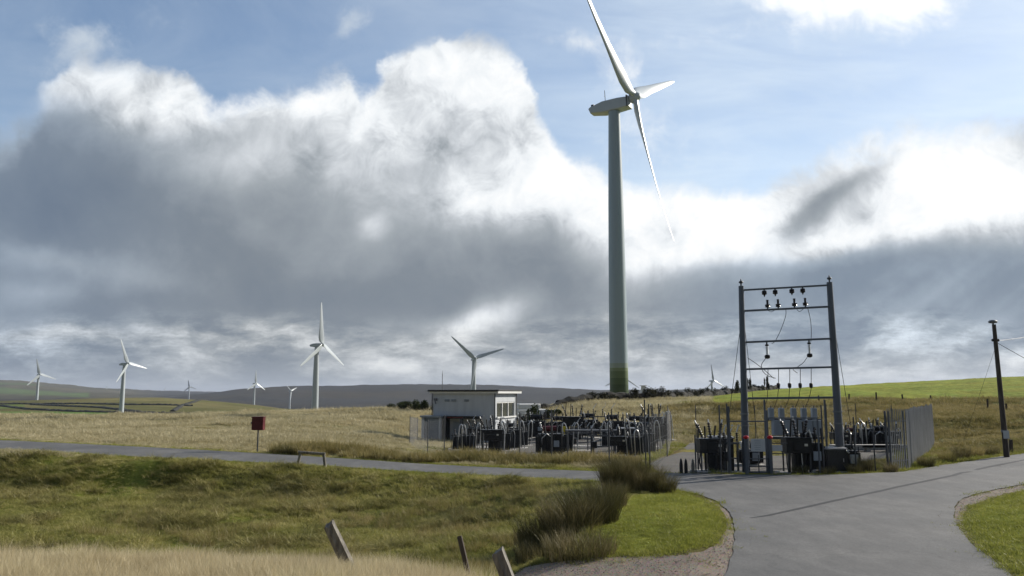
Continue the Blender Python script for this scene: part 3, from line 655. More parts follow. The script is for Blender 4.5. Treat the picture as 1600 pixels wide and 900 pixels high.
# a few green leaves amongst it
X, Y, P = sample(2600, 400, 860, 8, 13.5, 12); s = signed(X, Y); k = keep(X, Y, s, .05) & (fbm(X / 1.2, Y / 1.2, 17, 3) > .5)
scatter('green_grass', X[k], Y[k], scl3(k.sum(), .6, 1.1, 4), [tuft_mesh('green_tuft', 26, .12, .38, .008, .6, m_olv, 140 + i, 4) for i in range(3)], 'green blades growing through the near hay', .16, 6)
# the sunken field and its bank
X, Y, P = sample(46000, -150, 1010, 12, 34.5, 13); s = signed(X, Y)
lawn = inside(LAWN[0], X, Y); k = keep(X, Y, s, .1) & ~lawn & (Y < 34)
n = fbm(X / 1.6, Y / 1.6, 23, 4); f = np.clip(.35 + 1.5 * (n - .28), .35, 1.35)
roadside = pdist(ROAD, X, Y); f = f * np.clip(.35 + roadside / 1.5, .35, 1)
scatter('field_grass', X[k], Y[k], scl3(k.sum(), .6, 1.15, 5, 1.25, f[k]), [tuft_mesh('field_tuft', 40, .17, .24, .009, 1.0, m_olv, 160 + i, 3, 1.0) for i in range(6)], 'tussocky olive grass covering the sunken field', .2, 7)
X, Y, P = sample(9000, -150, 900, 12.5, 30, 14); s = signed(X, Y); n = fbm(X / 2.2, Y / 2.2, 27, 3)
k = keep(X, Y, s, .4) & ~inside(LAWN[0], X, Y) & ((n > .58) | ((P > 380) & (P < 760) & (Y > 14) & (Y < 19.5) & (n > .4)))
scatter('straw_grass', X[k], Y[k], scl3(k.sum(), .5, 1.1, 6), [tuft_mesh('straw_tuft', 30, .14, .4, .006, .6, m_rgh, 180 + i, 3, .7) for i in range(4)], 'straw coloured seed heads standing in the field', .18, 8)
# lawns
Xs, Ys_ = [], []
X, Y, P = sample(60000, 880, 2100, 9, 36, 15); s = signed(X, Y); inl = inside(LAWN[0], X, Y) | inside(LAWN[1], X, Y); ragn = fbm(X / .5, Y / .5, 83, 3); k = (inl & (s > -.12)) | ((s > -.55) & (s <= .1) & (pdist(LAWN[0], X, Y) < .9) & (ragn > .6)) | ((s > -.5) & (s <= .1) & (pdist(LAWN[1], X, Y) < .8) & (ragn > .62))
nl = fbm(X / .8, Y / .8, 29, 3)
scatter('lawn_grass', X[k], Y[k], scl3(k.sum(), .6, 1.2, 7, 1.3, np.clip(.5 + nl[k], .6, 1.3)), [tuft_mesh('lawn_tuft', 34, .13, .085, .0065, .9, m_lwn, 200 + i, 2, .6) for i in range(5)], 'short bright green turf beside the road', .15, 9)
# verge strips
X, Y, P = sample(60000, -150, 2000, 24, 60, 16); s = signed(X, Y, [ROAD]); k = (s > -.06) & (s < .55) & keep(X, Y, signed(X, Y), -.08)
scatter('verge_grass', X[k], Y[k], scl3(k.sum(), .6, 1.3, 8, 1.3), [tuft_mesh('verge_tuft', 30, .15, .11, .008, .9, m_lwn, 220 + i, 2, .6) for i in range(3)], 'thin green verge grass edging the asphalt', .15, 10)
# meadow beyond the road
X, Y, P = sample(56000, -150, 1110, 33, 125, 17); s = signed(X, Y); n = fbm(X / 5., Y / 3.4, 33, 4)
k = keep(X, Y, s, .45) & (rng.uniform(size=len(X)) < .92) & ~((P > 700) & (Y < 62) & (s < .5))
f = np.clip(.35 + 1.6 * (n - .22), .35, 1.3) * np.clip(.45 + s / 5, .45, 1) * np.clip(Y / 55, .8, 1.5)
scatter('meadow_grass', X[k], Y[k], scl3(k.sum(), .7, 1.2, 9, 1.5, f[k]), [tuft_mesh('meadow_tuft', 34, .28, .34, .018, .7, m_mea, 240 + i, 3, .8) for i in range(6)], 'pale dry moor grass rolling away beyond the road', .18, 11)
# rough slope on the right
X, Y, P = sample(42000, 1040, 1900, 30, 98, 18); s = signed(X, Y); n = fbm(X / 5., Y / 3., 37, 4)
k = keep(X, Y, s, .3) & (Y < 93) & ((s > .9) | (rng.uniform(size=len(X)) < .5))
f = np.clip(.3 + 1.7 * (n - .22), .3, 1.3) * np.clip(.35 + s / 4, .35, 1) * np.clip(Y / 50, .8, 1.4)
scatter('rough_grass', X[k], Y[k], scl3(k.sum(), .7, 1.2, 10, 1.5, f[k]), [tuft_mesh('rough_tuft', 34, .25, .34, .016, .8, m_rgh, 260 + i, 3, .9) for i in range(6)], 'rough mixed grass on the slope below the bright pasture', .2, 12)
# greener grass low on the right bank, beside the track and behind the gate
X, Y, P = sample(16000, 1000, 1800, 30, 62, 31); s = signed(X, Y); n = fbm(X / 2.4, Y / 1.8, 43, 3)
k = keep(X, Y, s, .15) & (((P > 1395) & (Y < 45)) | ((P > 1005) & (P < 1120) & (Y < 62)) | ((P > 1180) & (P < 1400) & (Y > 32) & (Y < 40))) & (n > .36)
m_grn = blade_mat('fresh_blades', [(0, (.09, .11, .02)), (.35, (.20, .22, .045)), (.7, (.34, .33, .08)), (1, (.55, .48, .22))], .4, .5)
scatter('bank_grass', X[k], Y[k], scl3(k.sum(), .6, 1.2, 21, 1.3, np.clip(n[k] * 1.8, .6, 1.2)), [tuft_mesh('bank_tuft', 34, .17, .22, .010, .9, m_grn, 320 + i, 3, .8) for i in range(4)], 'fresh yellow green grass low on the bank by the fences', .2, 22)
# heavy tussocks hanging over the roadside bank
X, Y, P = sample(9000, -150, 900, 17, 33.4, 32); s = signed(X, Y); n = fbm(X / 1.3, Y / .9, 47, 3)
k = keep(X, Y, s, .5) & ~inside(LAWN[0], X, Y) & ((n > .56) & ((Y > 26) | (n > .66)))
m_tus = blade_mat('tussock_blades', [(0, (.06, .06, .018)), (.3, (.17, .165, .045)), (.65, (.36, .32, .12)), (1, (.62, .53, .29))], .25, .9)
scatter('tussock_grass', X[k], Y[k], scl3(k.sum(), .6, 1.2, 23, 1.25), [tuft_mesh('tussock_tuft', 60, .16, .40, .009, 1.3, m_tus, 340 + i, 4, 1.0) for i in range(4)], 'dark drooping tussocks on the bank under the road', .2, 24)
# loose stones along the gravel and the road edge
def stone_mesh(seed):
    r = random.Random(seed); m = MB(); m.lathe([(-.5, .2), (-.3, .75), (.1, .9), (.4, .6), (.5, .2)], n=6); me = bpy.data.meshes.new('pebble')
    me.from_pydata([(x * r.uniform(.8, 1.2), y * r.uniform(.8, 1.2), z * r.uniform(.8, 1.2)) for x, y, z in m.v], [], m.f); me.materials.append(MST); return me
MST = mat('loose_stone', (.26, .225, .19), .9, 0, .3, .9)
X, Y, P = sample(60000, 760, 1900, 8, 36, 51); ing = inside(GRAVEL, X, Y) | inside(GRAVEL2, X, Y); sr = signed(X, Y, [ROAD]); nn_ = fbm(X / .7, Y / .7, 53, 3)
k = (ing & (sr > 0) & (nn_ > .38)) | ((sr < 0) & (sr > -.35) & (nn_ > .5) & (P > 1000) & (rng.uniform(size=len(X)) < .3))
st_ = scatter('loose_gravel', X[k], Y[k], scl3(k.sum(), .004, .013, 52, 1.1) , [stone_mesh(i) for i in range(4)], 'loose brown stones strewn on the gravel and road edge', .5, 54, Z=smooth_h(X[k], Y[k]) + .012); st_['category'] = 'gravel'
# brown rushy fringe along the far verge
X, Y, P = sample(9000, 430, 1040, 32, 47, 19); s = signed(X, Y); n = fbm(X / 2.4, Y / 1.5, 39, 3)
k = keep(X, Y, s, .5) & (n > .46) & (signed(X, Y, [ROAD]) < 4.2)
scatter('fringe_grass', X[k], Y[k], scl3(k.sum(), .6, 1.25, 12, 1.2, np.clip(n[k] * 1.7, .6, 1.3)), [tuft_mesh('fringe_tuft', 40, .2, .5, .014, .5, m_rgh, 280 + i, 3, .5) for i in range(4)], 'brown rushy fringe between road and yard', .14, 13)

def rush(label, x, y, h, rad, nb, group, mat_=None, spread=.55, wid=.009, seed=0, Y=None):
    p = foot(x, y) if Y is None else None
    if p is None: q = at(x, y, Y); p = Vector((q.x, Y, gz(q.x, Y)))
    me = tuft_mesh('rush_clump', nb, rad, h, wid, spread, mat_ or m_rsh, 500 + seed, 4, .5)
    o = bpy.data.objects.new('rush_clump', me); COL.objects.link(o); o.location = p; o.rotation_euler.z = seed * 1.3
    return tag(o, label, 'rush', group)
gr = 'dark rush clumps by the road island'
RU = [(842, 868, .5, .5, 600, 'low dark rush clump closest to the gravel edge'), (862, 850, .75, .75, 1200, 'broad dark rush clump above the gravel corner'), (893, 838, .95, .7, 1400, 'tall arching rush clump in the middle of the ditch'),
      (925, 822, 1.05, .6, 1300, 'tallest ditch rush clump touching the green island'), (905, 868, .55, .7, 900, 'short shaded rush clump beneath the island bank'), (948, 795, .85, .5, 900, 'upright rush clump at the shoulder of the green island'),
      (962, 768, 1.15, .45, 1300, 'pale tipped rush clump standing against the road'), (985, 765, 1.2, .5, 1500, 'bushiest rush clump at the top of the island'), (1012, 768, .95, .5, 1200, 'wide rush clump leaning over the far end of the island'),
      (1038, 770, .7, .35, 600, 'smallest rush clump at the far tip of the island'), (830, 850, .45, .4, 300, 'thin rush clump at the lower end of the ditch')]
for i, (x, y, h, rd, nb, lb) in enumerate(RU): rush(lb, x, y, h, rd, int(nb * 1.3), gr, seed=i)
RB = [(1352, 738, .72, .28, 700, 'dark rush clump between gantry and palisade fence'), (1335, 739, .45, .25, 400, 'low rush clump at the right gantry leg'), (1392, 738, .5, .25, 400, 'rush clump at the near foot of the palisade fence'), (1447, 729, .55, .3, 500, 'rush clump just outside the palisade corner'),
      (1480, 722, .6, .35, 500, 'first rush clump on the right verge'), (1503, 718, .7, .35, 500, 'second rush clump on the right verge'), (1524, 714, .6, .35, 500, 'third rush clump on the right verge'), (1548, 711, .6, .35, 500, 'rush clump nearest the telegraph pole'),
      (1250, 740, .45, .3, 400, 'rush tuft below the tank bank frame'), (1292, 740, .4, .3, 400, 'rush tuft below the low dark tank'), (461, 709, .55, .7, 700, 'brown rush clump behind the low rail barrier'), (478, 708, .5, .7, 600, 'brown rush clump right of the low rail barrier'), (605, 716, .6, .6, 700, 'rush clump on the far verge midway to the yard')]
for i, (x, y, h, rd, nb, lb) in enumerate(RB): rush(lb, x, y, h, rd, nb, 'rush clumps along the far verges', m_rgh if i in (4, 6, 12) else None, seed=30 + i)

# ------------------------------------------------------------------ wind turbines
def blade_mesh(Rr, curve=0.0, thin=1.):
    """long tapered blade along +Z, chord across Y, twisting, root a round stub"""
    st = [(0, .019, .019, 0), (.03, .019, .019, 0), (.08, .032, .016, 18), (.17, .040, .012, 15), (.25, .037, .0095, 12), (.4, .029, .007, 7), (.6, .021, .0048, 3), (.8, .0145, .003, 1), (.93, .010, .002, 0), (.985, .006, .0014, 0), (1, .001, .0006, 0)]
    V = []; n = 14
    for (t, c, th, tw) in st:
        a = -R(tw + 9 * (t > .05))
        for k in range(n):
            q = 2 * math.pi * k / n; cx = math.cos(q) * c * (1.12 + .22 * t * (t > .5)); ty = math.sin(q) * th * (1 - .35 * math.cos(q) * (t > .05))
            off = 0 if t < .05 else -c * .4
            y_ = (cx + off) * thin; x_ = ty
            V.append(((x_ * math.cos(a) - y_ * math.sin(a)) * Rr + curve * Rr * t * t, (x_ * math.sin(a) + y_ * math.cos(a)) * Rr, t * Rr))
    mb = MB(); m = len(st)
    mb.add(V, [(i * n + k, i * n + (k + 1) % n, (i + 1) * n + (k + 1) % n, (i + 1) * n + k) for i in range(m - 1) for k in range(n)] + [tuple(range((m - 1) * n, m * n))])
    return mb
def turbine(label, hubpx, d, yaw, th, Rr, tilt, base_z=None, tower_r=(1.35, .95), band=False, fat=1., nac=8., tower_off=None, group='white turbines far across the moor', mast=False):
    hub = at(*hubpx, d)
    n = Vector((math.cos(yaw) * math.cos(tilt), math.sin(yaw) * math.cos(tilt), math.sin(tilt)))
    ax = Vector((math.cos(yaw), math.sin(yaw), 0)); off = nac * .52
    tb = hub - n * off; z0 = gz(tb.x, tb.y) if base_z is None else base_z
    root = empty('wind_turbine', (tb.x, tb.y, z0), yaw); tag(root, label, 'wind turbine', group)
    Ht = tb.z - z0; nh = Ht - nac * .16
    m = M['banded'] if band else M['turbine']
    b = MB(); b.lathe([(0, tower_r[0] * 1.0), (Ht * .012, tower_r[0]), (Ht * .33, tower_r[0] * .86 + tower_r[1] * .14), (Ht * .66, tower_r[0] * .5 + tower_r[1] * .5), (nh - .3, tower_r[1]), (nh, tower_r[1] * 1.04)], n=40); b.build('tower', m, root, smooth=True)
    # nacelle: a tapering hull along local x, underside rising to the tail
    b = MB(); L = nac; w = L * .15; prof = [(-.60, .42, .62, .72), (-.56, .06, .70, .80), (-.25, -.16, .94, 1.), (.12, -.16, .94, 1.), (.36, -.10, .86, .95), (.385, -.06, .84, .92)]
    V = []
    for (x, zl, zh, wd) in prof:
        c = .12 * w
        zl2, zh2, ww = (zl - .45) * L * .245, (zh - .45) * L * .245, w * wd
        V += [(x * L, -ww + c, zl2), (x * L, ww - c, zl2), (x * L, ww, zl2 + c), (x * L, ww, zh2 - c), (x * L, ww - c * 1.5, zh2), (x * L, -ww + c * 1.5, zh2), (x * L, -ww, zh2 - c), (x * L, -ww, zl2 + c)]
    k = 8; b.add(V, [(i * k + j, i * k + (j + 1) % k, (i + 1) * k + (j + 1) % k, (i + 1) * k + j) for i in range(len(prof) - 1) for j in range(k)] + [tuple(range(k))[::-1], tuple(range((len(prof) - 1) * k, len(prof) * k))])
    nc = b.build('nacelle', M['turbine'], root, loc=(0, 0, Ht + nac * .0)); nc.rotation_euler.y = -min(tilt, .05)
    if mast:
        q = MB(); q.box((-.52 * L, 0, .105 * L), (.07 * L, .1 * L, .05 * L)); q.build('cooler', M['galvdark'], nc)
        q = MB(); q.tube([(-.21 * L, 0, .12 * L), (-.21 * L, 0, .42 * L)], .05, 6); q.tube([(-.215 * L, -.25, .27 * L), (-.215 * L, .25, .27 * L)], .03, 5); q.build('antenna', M['galvdark'], nc)
        q = MB(); q.box((.36 * L, 0, .0), (.03 * L, w * 1.99, L * .26)); q.build('seam_collar', M['galvdark'], nc)
    hb = MB(); s_ = L * .12; hb.lathe([(-.9 * s_, s_ * .92), (-.1 * s_, s_ * 1.02), (.55 * s_, s_ * .9), (1.0 * s_, s_ * .55), (1.15 * s_, s_ * .12)], axis=(1, 0, 0), n=20)
    ho = hb.build('hub', M['turbine'], root, smooth=True, loc=(off * math.cos(tilt), 0, Ht + off * math.sin(tilt))); ho.rotation_euler.y = -tilt
    bm_ = blade_mesh(Rr, .06 if mast else 0., fat); first = None
    # same vectors as the fit: v up in the rotor plane, h horizontal in it
    for i in range(3):
        a = th + i * 2 * math.pi / 3
        if first is None: o = bm_.build('blade', M['turbine'], ho, smooth=True); first = o
        else: o = first.copy(); COL.objects.link(o); o.parent = ho
        o.rotation_euler = (-a, 0, 0); o.location = (0, 0, 0)
    for o in [c for c in ho.children]:
        o.parent = root; o.matrix_parent_inverse = Matrix(); o.location = ho.location; o.rotation_euler = (Matrix.Rotation(-tilt, 4, 'Y') @ Matrix.Rotation(-(o.rotation_euler.x * -1), 4, 'X')).to_euler()
    return root
turbine('tall wind turbine on a grey tower whose foot is banded green', (992, 152), 120, -.512, 1.131, 25.1, .2, band=True, tower_r=(1.42, .93), nac=6.9, group='nearby wind turbine', mast=True, fat=1.05)
turbine('white turbine standing on the meadow crest halfway to the building', (504, 538.3), 520, -.38, 2.06, 27.8, .04, tower_r=(2.2, 1.35), fat=1.7, nac=8.5)
turbine('second largest white turbine, its upper blade tilting away from it', (200.5, 567.6), 670, -.32, 1.755, 21.3, .13, tower_r=(1.9, 1.2), fat=1.7, nac=8)
turbine('white turbine at the far side of the rounded green hill, last on that edge', (62.5, 585), 1360, -.631, -.228, 27.5, .08, tower_r=(2.3, 1.5), fat=2, nac=9)
turbine('tiny pale turbine seen over the rounded hill top', (296, 604.5), 2700, -1.1, -.2, 23.5, .08, tower_r=(2.2, 1.5), fat=2.6, nac=8)
turbine('small white turbine in front of the start of the dark moor', (400.3, 599), 1500, -.541, 2.1, 25, .07, tower_r=(2, 1.3), fat=2, nac=8)
turbine('small white turbine whose rotor makes a Y shape against the dark moor', (455.4, 610.8), 1950, -.45, 1.189, 21.3, .05, tower_r=(2.2, 1.6), fat=2, nac=8)
turbine('grey turbine rising from behind the white building roof', (743, 560), 640, -1.188, 1.25, 26.5, .12, tower_r=(2.1, 1.4), fat=1.5, nac=8)
turbine('grey turbine beyond the bright pasture between the two towers', (1115.2, 594.6), 1150, -1.0, -.1, 23.5, .075, tower_r=(1.7, 1.2), fat=1.6, nac=8)
turbine('turbine mostly hidden behind the green banded tower', (972, 588), 1000, -1.25, .05, 27.5, .09, tower_r=(1.9, 1.3), fat=1.2, nac=8)
for i, (x, y, d, Rr) in enumerate([(258, 608, 7600, 22), (167, 605, 5200, 14), (213, 608, 6600, 16)]):
    turbine(['faint turbine on the skyline right of the second turbine', 'faint stub of a turbine over the far moor shoulder', 'faint distant turbine just beside the second white tower'][i], (x, y), d, -.8, .4 + i, Rr, .08, tower_r=(2.6, 1.6), fat=2, nac=9)

# ------------------------------------------------------------------ the white building
def building():
    Yc = 70.0; c0 = at(676, 690, Yc + 1.2); c1 = at(772.5, 690, Yc - .8); c2 = at(809, 690, Yc + 8)
    a = Vector((c0.x, c0.y)); b = Vector((c1.x, c1.y))
    zb = min(gz(c0.x, c0.y), gz(c1.x, c1.y)) - .1
    top = at(772.5, 607, Yc - .8).z
    ex = (b - a); W = ex.length; ang = math.atan2(ex.y, ex.x)
    e = Vector((math.cos(ang), math.sin(ang))); nrm = Vector((-e.y, e.x))
    # depth so that the far right corner lands at bearing 807
    t = (807 - 800) / F * CP; D = (b.x - t * b.y) / (t * nrm.y - nrm.x); D = max(3., min(D, 22))
    root = empty('substation_building', (a.x, a.y, zb), ang); tag(root, 'flat roofed white rendered building with shuttered door beyond the yard', 'building')
    Ht = top - zb
    def wl(x0, x1, y0, y1, z0, z1): return ((x0 + x1) / 2, (y0 + y1) / 2, (z0 + z1) / 2), (x1 - x0, y1 - y0, z1 - z0)
    T_ = .2; fz = Ht - .42
    b_ = MB()
    b_.box(*wl(0, W, 0, T_, 0, fz)); b_.box(*wl(0, W, D - T_, D, 0, fz)); b_.box(*wl(0, T_, T_, D - T_, 0, fz))
    wz0, wz1 = fz * .54, fz * .83                      # window band on the side wall
    b_.box(*wl(W - T_, W, T_, D - T_, 0, wz0)); b_.box(*wl(W - T_, W, T_, D - T_, wz1, fz))
    b_.box(*wl(W - T_, W, T_, T_ + .35, wz0, wz1)); b_.box(*wl(W - T_, W, D - T_ - .35, D - T_, wz0, wz1))
    b_.build('wall', M['render'], root)
    rb = MB(); rb.box(*wl(-.35, W + .5, -.35, D + .3, fz + .22, fz + .31)); rb.build('roof', M['black'], root, bevel=.02)
    rb = MB(); rb.box(*wl(-.25, W + .43, -.27, D + .22, fz - .0, fz + .217)); rb.build('soffit_board', M['white'], root)
    rb = MB(); rb.box(*wl(-.38, W + .53, -.40, -.352, fz + .16, fz + .31)); rb.build('fascia', M['black'], root)
    gb = MB(); gb.box(*wl(W - .14, W - .12, T_ + .35, D - T_ - .35, wz0, wz1)); win = gb.build('window', M['glass'], root)
    fb = MB(); n = 3; y0, y1 = T_ + .35, D - T_ - .35
    for i in range(n + 1):
        yy = y0 + (y1 - y0) * i / n; fb.box((W - .09, yy, (wz0 + wz1) / 2), (.08, .12, wz1 - wz0))
    fb.box((W - .085, (y0 + y1) / 2, wz1 - .05), (.09, y1 - y0, .1)); fb.build('frame', M['white'], win)
    fb = MB(); fb.box((W + .04, (y0 + y1) / 2, wz0 - .06), (.22, y1 - y0 + .3, .12)); fb.build('sill', M['white'], win)
    db = MB(); db.box((W + .02, D * .62, 1.0), (.06, 1.0, 2.0)); dd = db.build('door', M['galvdark'], root); hb = MB(); hb.tube([(W + .08, D * .62 - .35, 1.), (W + .08, D * .62 - .35, 1.15)], .03, 6); hb.build('handle', M['silver'], dd)
    for i, fx in enumerate((.20, .31, .52)):
        v = MB(); x = W * fx; v.box((x + .2, -.02, fz * .86), (.46, .05, .2))
        for q in range(4): v.box((x + .2, -.055, fz * .86 - .075 + q * .05), (.44, .03, .02), rx=.5)
        v.build('vent', M['can'], root)
    l = MB(); l.box((W * .045, -.10, fz * .88), (.28, .2, .2)); l.tube([(W * .045, -.2, fz * .85), (W * .07, -.32, fz * .80)], .06, 8); l.build('flood_lamp', M['galv'], root)
    # lean-to porch with shutter at the near corner
    px0, px1 = -W * .09, W * .22; pz = fz * .53
    p = MB(); p.box(*wl(px0, px0 + .25, -1.2, -.003, 0, pz)); p.box(*wl(px1 - .15, px1, -1.2, -.003, 0, pz)); po = p.build('porch', M['render'], root)
    p = MB(); p.box(*wl(px0 - .1, px1 + .1, -1.35, -.003, pz + .003, pz + .16)); p.build('porch_roof', M['can'], root)
    p = MB()
    for q in range(14): p.box(*wl(px0 + .253, px1 - .153, -1.05 - .02 * (q % 2), -1.0, pz * q / 14, pz * (q + 1) / 14 - .006))
    p.build('roller_shutter', M['shut'], root)
    # canopy on a dark pillar
    p = MB(); p.box(*wl(W * .235, W * .285, -.9, -.004, 0, pz + .1)); p.build('pillar', M['black'], root)
    p = MB(); p.box(*wl(W * .287, W * .80, -.75, -.004, pz - .1, pz + .12)); c_ = p.build('canopy', M['black'], root)
    p = MB(); p.box(*wl(W * .30, W * .55, -.79, -.753, pz - .04, pz + .06)); p.build('red_strip', M['darkred'], c_)
    for fx in (.52, .76):
        p = MB(); p.tube([(W * fx, -.65, 0), (W * fx, -.65, pz - .1)], .05 if fx > .6 else .16, 8); p.build('post', M['galvdark'], root)
    for fx in (.41, .66):
        p = MB(); p.box((W * fx, -.02, pz * .42), (W * .14, .05, pz * .84)); dd = p.build('door', M['can'], root)
        h = MB(); h.tube([(W * fx + W * .05, -.07, pz * .4), (W * fx + W * .05, -.07, pz * .5)], .025, 6); h.build('handle', M['silver'], dd)
    # downpipes on the corners
    for xx, yy in ((W + .06, -.05), (-.06, -.06), (W + .07, D - .2)):
        p = MB(); p.tube([(xx, yy, 0), (xx, yy, fz)], .05, 8); p.build('downpipe', M['galvdark'], root)
    # thin aerial behind
    q = at(691, 610, 76); z = gz(q.x, 76); o = MB(); zt = at(691, 579, 76).z
    o.tube([(0, 0, 0), (0, 0, (zt - z) * .96)], [.05, .03], 8); o.tube([(0, 0, (zt - z) * .95), (0, 0, zt - z)], .015, 6)
    tag(o.build('radio_mast', M['galv'], loc=(q.x, 76, z)), 'thin radio mast standing up behind the building roof', 'mast')
building()

# ------------------------------------------------------------------ gantry
def insul(mb, p, length, r=.07, n=6, axis=(0, 0, 1)):
    prof = [(0, r * .35)]
    for i in range(n):
        a = length * (i + .15) / n; prof += [(a, r * .42), (a + length * .12 / n * 2, r), (a + length * .5 / n, r * .9), (a + length * .62 / n, r * .42)]
    prof.append((length, r * .35)); mb.lathe(prof, p, axis, 10)
GY = 31.2
def gantry():
    Lb = at(1166, 740, GY); Rb = at(1315, 737, GY); Lt = at(1158, 447, GY); Rt = at(1296, 441, GY)
    zl, zr = gz(Lb.x, GY), gz(Rb.x, GY)
    base = Vector((Lb.x, GY, zl)); root = empty('switching_gantry', base); tag(root, 'tall grey steel gantry with four crossbars carrying dark insulators', 'gantry')
    def L(p): return Vector(p) - base
    wl_, wr = .16, .18
    legs = []
    for (b0, t0, z0, w) in ((Lb, Lt, zl, .155), (Rb, Rt, zr, .17)):
        m = MB(); b1 = L((b0.x, GY, z0 - .2)); t1 = L(t0)
        m.tube([b1, b1.lerp(t1, .5), t1], [w, w * .82, w * .66], 16)
        lg = m.build('leg', M['frame'], root, smooth=True); legs.append((b1, t1))
        f = MB(); f.lathe([(0, .03), (.10, .03), (.12, .075), (.15, .09), (.19, .075), (.21, .03), (.27, .02), (.30, .0)], t1, n=12); f.build('finial', M['galvdark'], lg, smooth=True)
        for hz_ in (.27, .33):
            c = MB(); pz = b1.lerp(t1, hz_); c.lathe([(-.03, w * 1.03), (.03, w * 1.03)], pz, n=16); c.build('band', M['galv'], lg)
    def onleg(i, ypx):
        x = (1158, 1296)[i] + ((1166 - 1158) / 293, (1315 - 1296) / 296)[i] * (ypx - (447, 441)[i]); return L(at(x, ypx, GY))
    bars = {}
    for nm, (yl, yr, r) in dict(a=(453.5, 445.5, .035), b=(486, 479, .04), c=(535, 529, .04), d=(577, 573.5, .04), e=(622.5, 621, .045)).items():
        p, q = onleg(0, yl), onleg(1, yr); m = MB(); dz = (q - p)
        m.box((p + q) / 2, (dz.length, .09, r * 1.9), ry=-math.atan2(dz.z, dz.x)); m.build('crossbar', M['frame'], root, bevel=.006); bars[nm] = (p, q)
    def onbar(nm, x):
        p, q = bars[nm]; tx = L(at(x, 530, GY)).x; 
        z = p.z + (q.z - p.z) * (tx - p.x) / (q.x - p.x); return Vector((tx, 0, z))
    def xz(x, y, dy=0.): v = L(at(x, y, GY)); return Vector((v.x, dy, v.z))
    ps = M['porcelain']
    for x in (1194, 1211, 1237, 1254):
        t = bars['a']; k = (x - 1158) / (1296 - 1158); top = xz(x, 452.5 - (x - 1160) * .056 + 2)
        m = MB(); m.lathe([(0, .03), (-.03, .03), (-.045, .085), (-.11, .105), (-.125, .08), (-.14, .10), (-.19, .095), (-.205, .05), (-.23, .03), (-.29, .012)], top, n=12); m.build('hanging_insulator', ps, root, smooth=True)
    for x in (1199.5, 1216, 1241.5, 1258.5):
        bt = xz(x, 485.5 - (x - 1160) * .05 - 1.2)
        m = MB(); m.lathe([(0, .03), (.04, .03), (.05, .08), (.075, .10), (.105, .085), (.12, .10), (.16, .10), (.18, .05), (.20, .045), (.32, .045), (.33, .055), (.35, .05)], bt, n=12); m.build('post_insulator', ps, root, smooth=True)
    for x0, y0, y1 in ((1198, 535, 559), (1264, 532, 557)):
        top = xz(x0, y0); L_ = (y1 - y0) / F * GY
        m = MB(); m.lathe([(0, .03), (-.07, .03), (-.08, .07), (-.14, .07), (-.15, .05)], top, n=12); ar = m.build('surge_arrester', ps, root, smooth=True)
        m = MB(); insul(m, top + Vector((0, 0, -L_ + .1)), L_ - .26, .062, 7); m.build('barrel', M['ins_white'], ar, smooth=True)
        m = MB(); m.lathe([(-.14, .03), (-.12, .09), (-.06, .11), (0, .10), (.03, .05)], top + Vector((0, 0, -L_ + .10)), n=12); m.build('cap', ps, ar, smooth=True)
    for i, x in enumerate((1200, 1216.5, 1234, 1250.5, 1267.5)):
        bt = xz(x, 577 - (x - 1166) * .0235)
        m = MB(); m.tube([bt, xz(x, 599)], .013, 6); rd = m.build('drop_rod', M['galvdark'], root)
        m = MB(); c = xz(x, 606.5); m.lathe([(0, .03), (.03, .06), (.17, .068), (.20, .045)], c, n=10); fu = m.build('fuse', M['dark'], rd, smooth=True)
        m = MB(); m.box(xz(x - 2.2, 602), (.03, .05, .12)); m.build('flag', M['darkred'], rd)
    def wire(pts, r=.012, n=12, name='jumper'):
        P_ = [xz(x, y, dy) for x, y, dy in pts]; out = []
        for i in range(len(P_) - 1):
            a, b = P_[max(i - 1, 0)], P_[i]; c, d = P_[i + 1], P_[min(i + 2, len(P_) - 1)]
            for k in range(n):
                t = k / n; out.append(.5 * ((2 * b) + (c - a) * t + (2 * a - 5 * b + 4 * c - d) * t * t + (3 * b - a - 3 * c + d) * t ** 3))
        out.append(P_[-1]); m = MB(); m.tube(out, r, 5); m.build(name, M['wire'], root)
    wire([(1227.5, 481, 0), (1229, 493, .1), (1222, 515, .15), (1213, 532, .1), (1206, 537, 0)]); wire([(1262, 481, 0), (1268, 500, .1), (1269.5, 520, .12), (1267, 534, 0)])
    wire([(1200, 485, 0), (1206, 487, .05), (1213, 482.5, 0)], .01); wire([(1244, 482, 0), (1250, 486.5, .05), (1257, 481, 0)], .01)
    wire([(1198, 558, 0), (1191.5, 569, .1), (1193, 579, .12), (1201, 587, .1), (1212, 591, 0)], .013); wire([(1262, 557, 0), (1257, 566, .1), (1248, 573, .1), (1240, 577, .05), (1246, 583, 0)], .012)
    wire([(1168, 559, 0), (1180, 566, .1), (1195, 577, .15), (1211.5, 591, .2)], .013)
    for a_, b_ in ((1200, 1205), (1216.5, 1221), (1234, 1239), (1250.5, 1255), (1267.5, 1271)):
        wire([(a_, 606, 0), (a_ + 2, 612, .2), (b_, 624, .5), (b_, 638, .9)], .012)
    # stays run outward and back to the ground
    for (x, y, gx, gy_, dY) in ((1157, 510, 1126, 668, 3.5), (1163, 505, 1184, 640, 7.), (1304, 512, 1334, 640, 6.5)):
        p = xz(x, y); e_ = at(gx, 640, GY + dY); g_ = Vector((e_.x, GY + dY, gz(e_.x, GY + dY))) - base
        m = MB(); m.tube([p, p.lerp(g_, .5) + Vector((0, 0, -.04)), g_], .011, 5); m.build('stay_wire', M['wire'], root)
    # secondary post under the low bar
    for x in (1194, 1288):
        p = xz(x, 622, .0); m = MB(); m.box(((p.x), 0, p.z / 2 - .02), (.06, .06, p.z - .08)); m.build('post', M['frame'], root)
    return base
gantry()

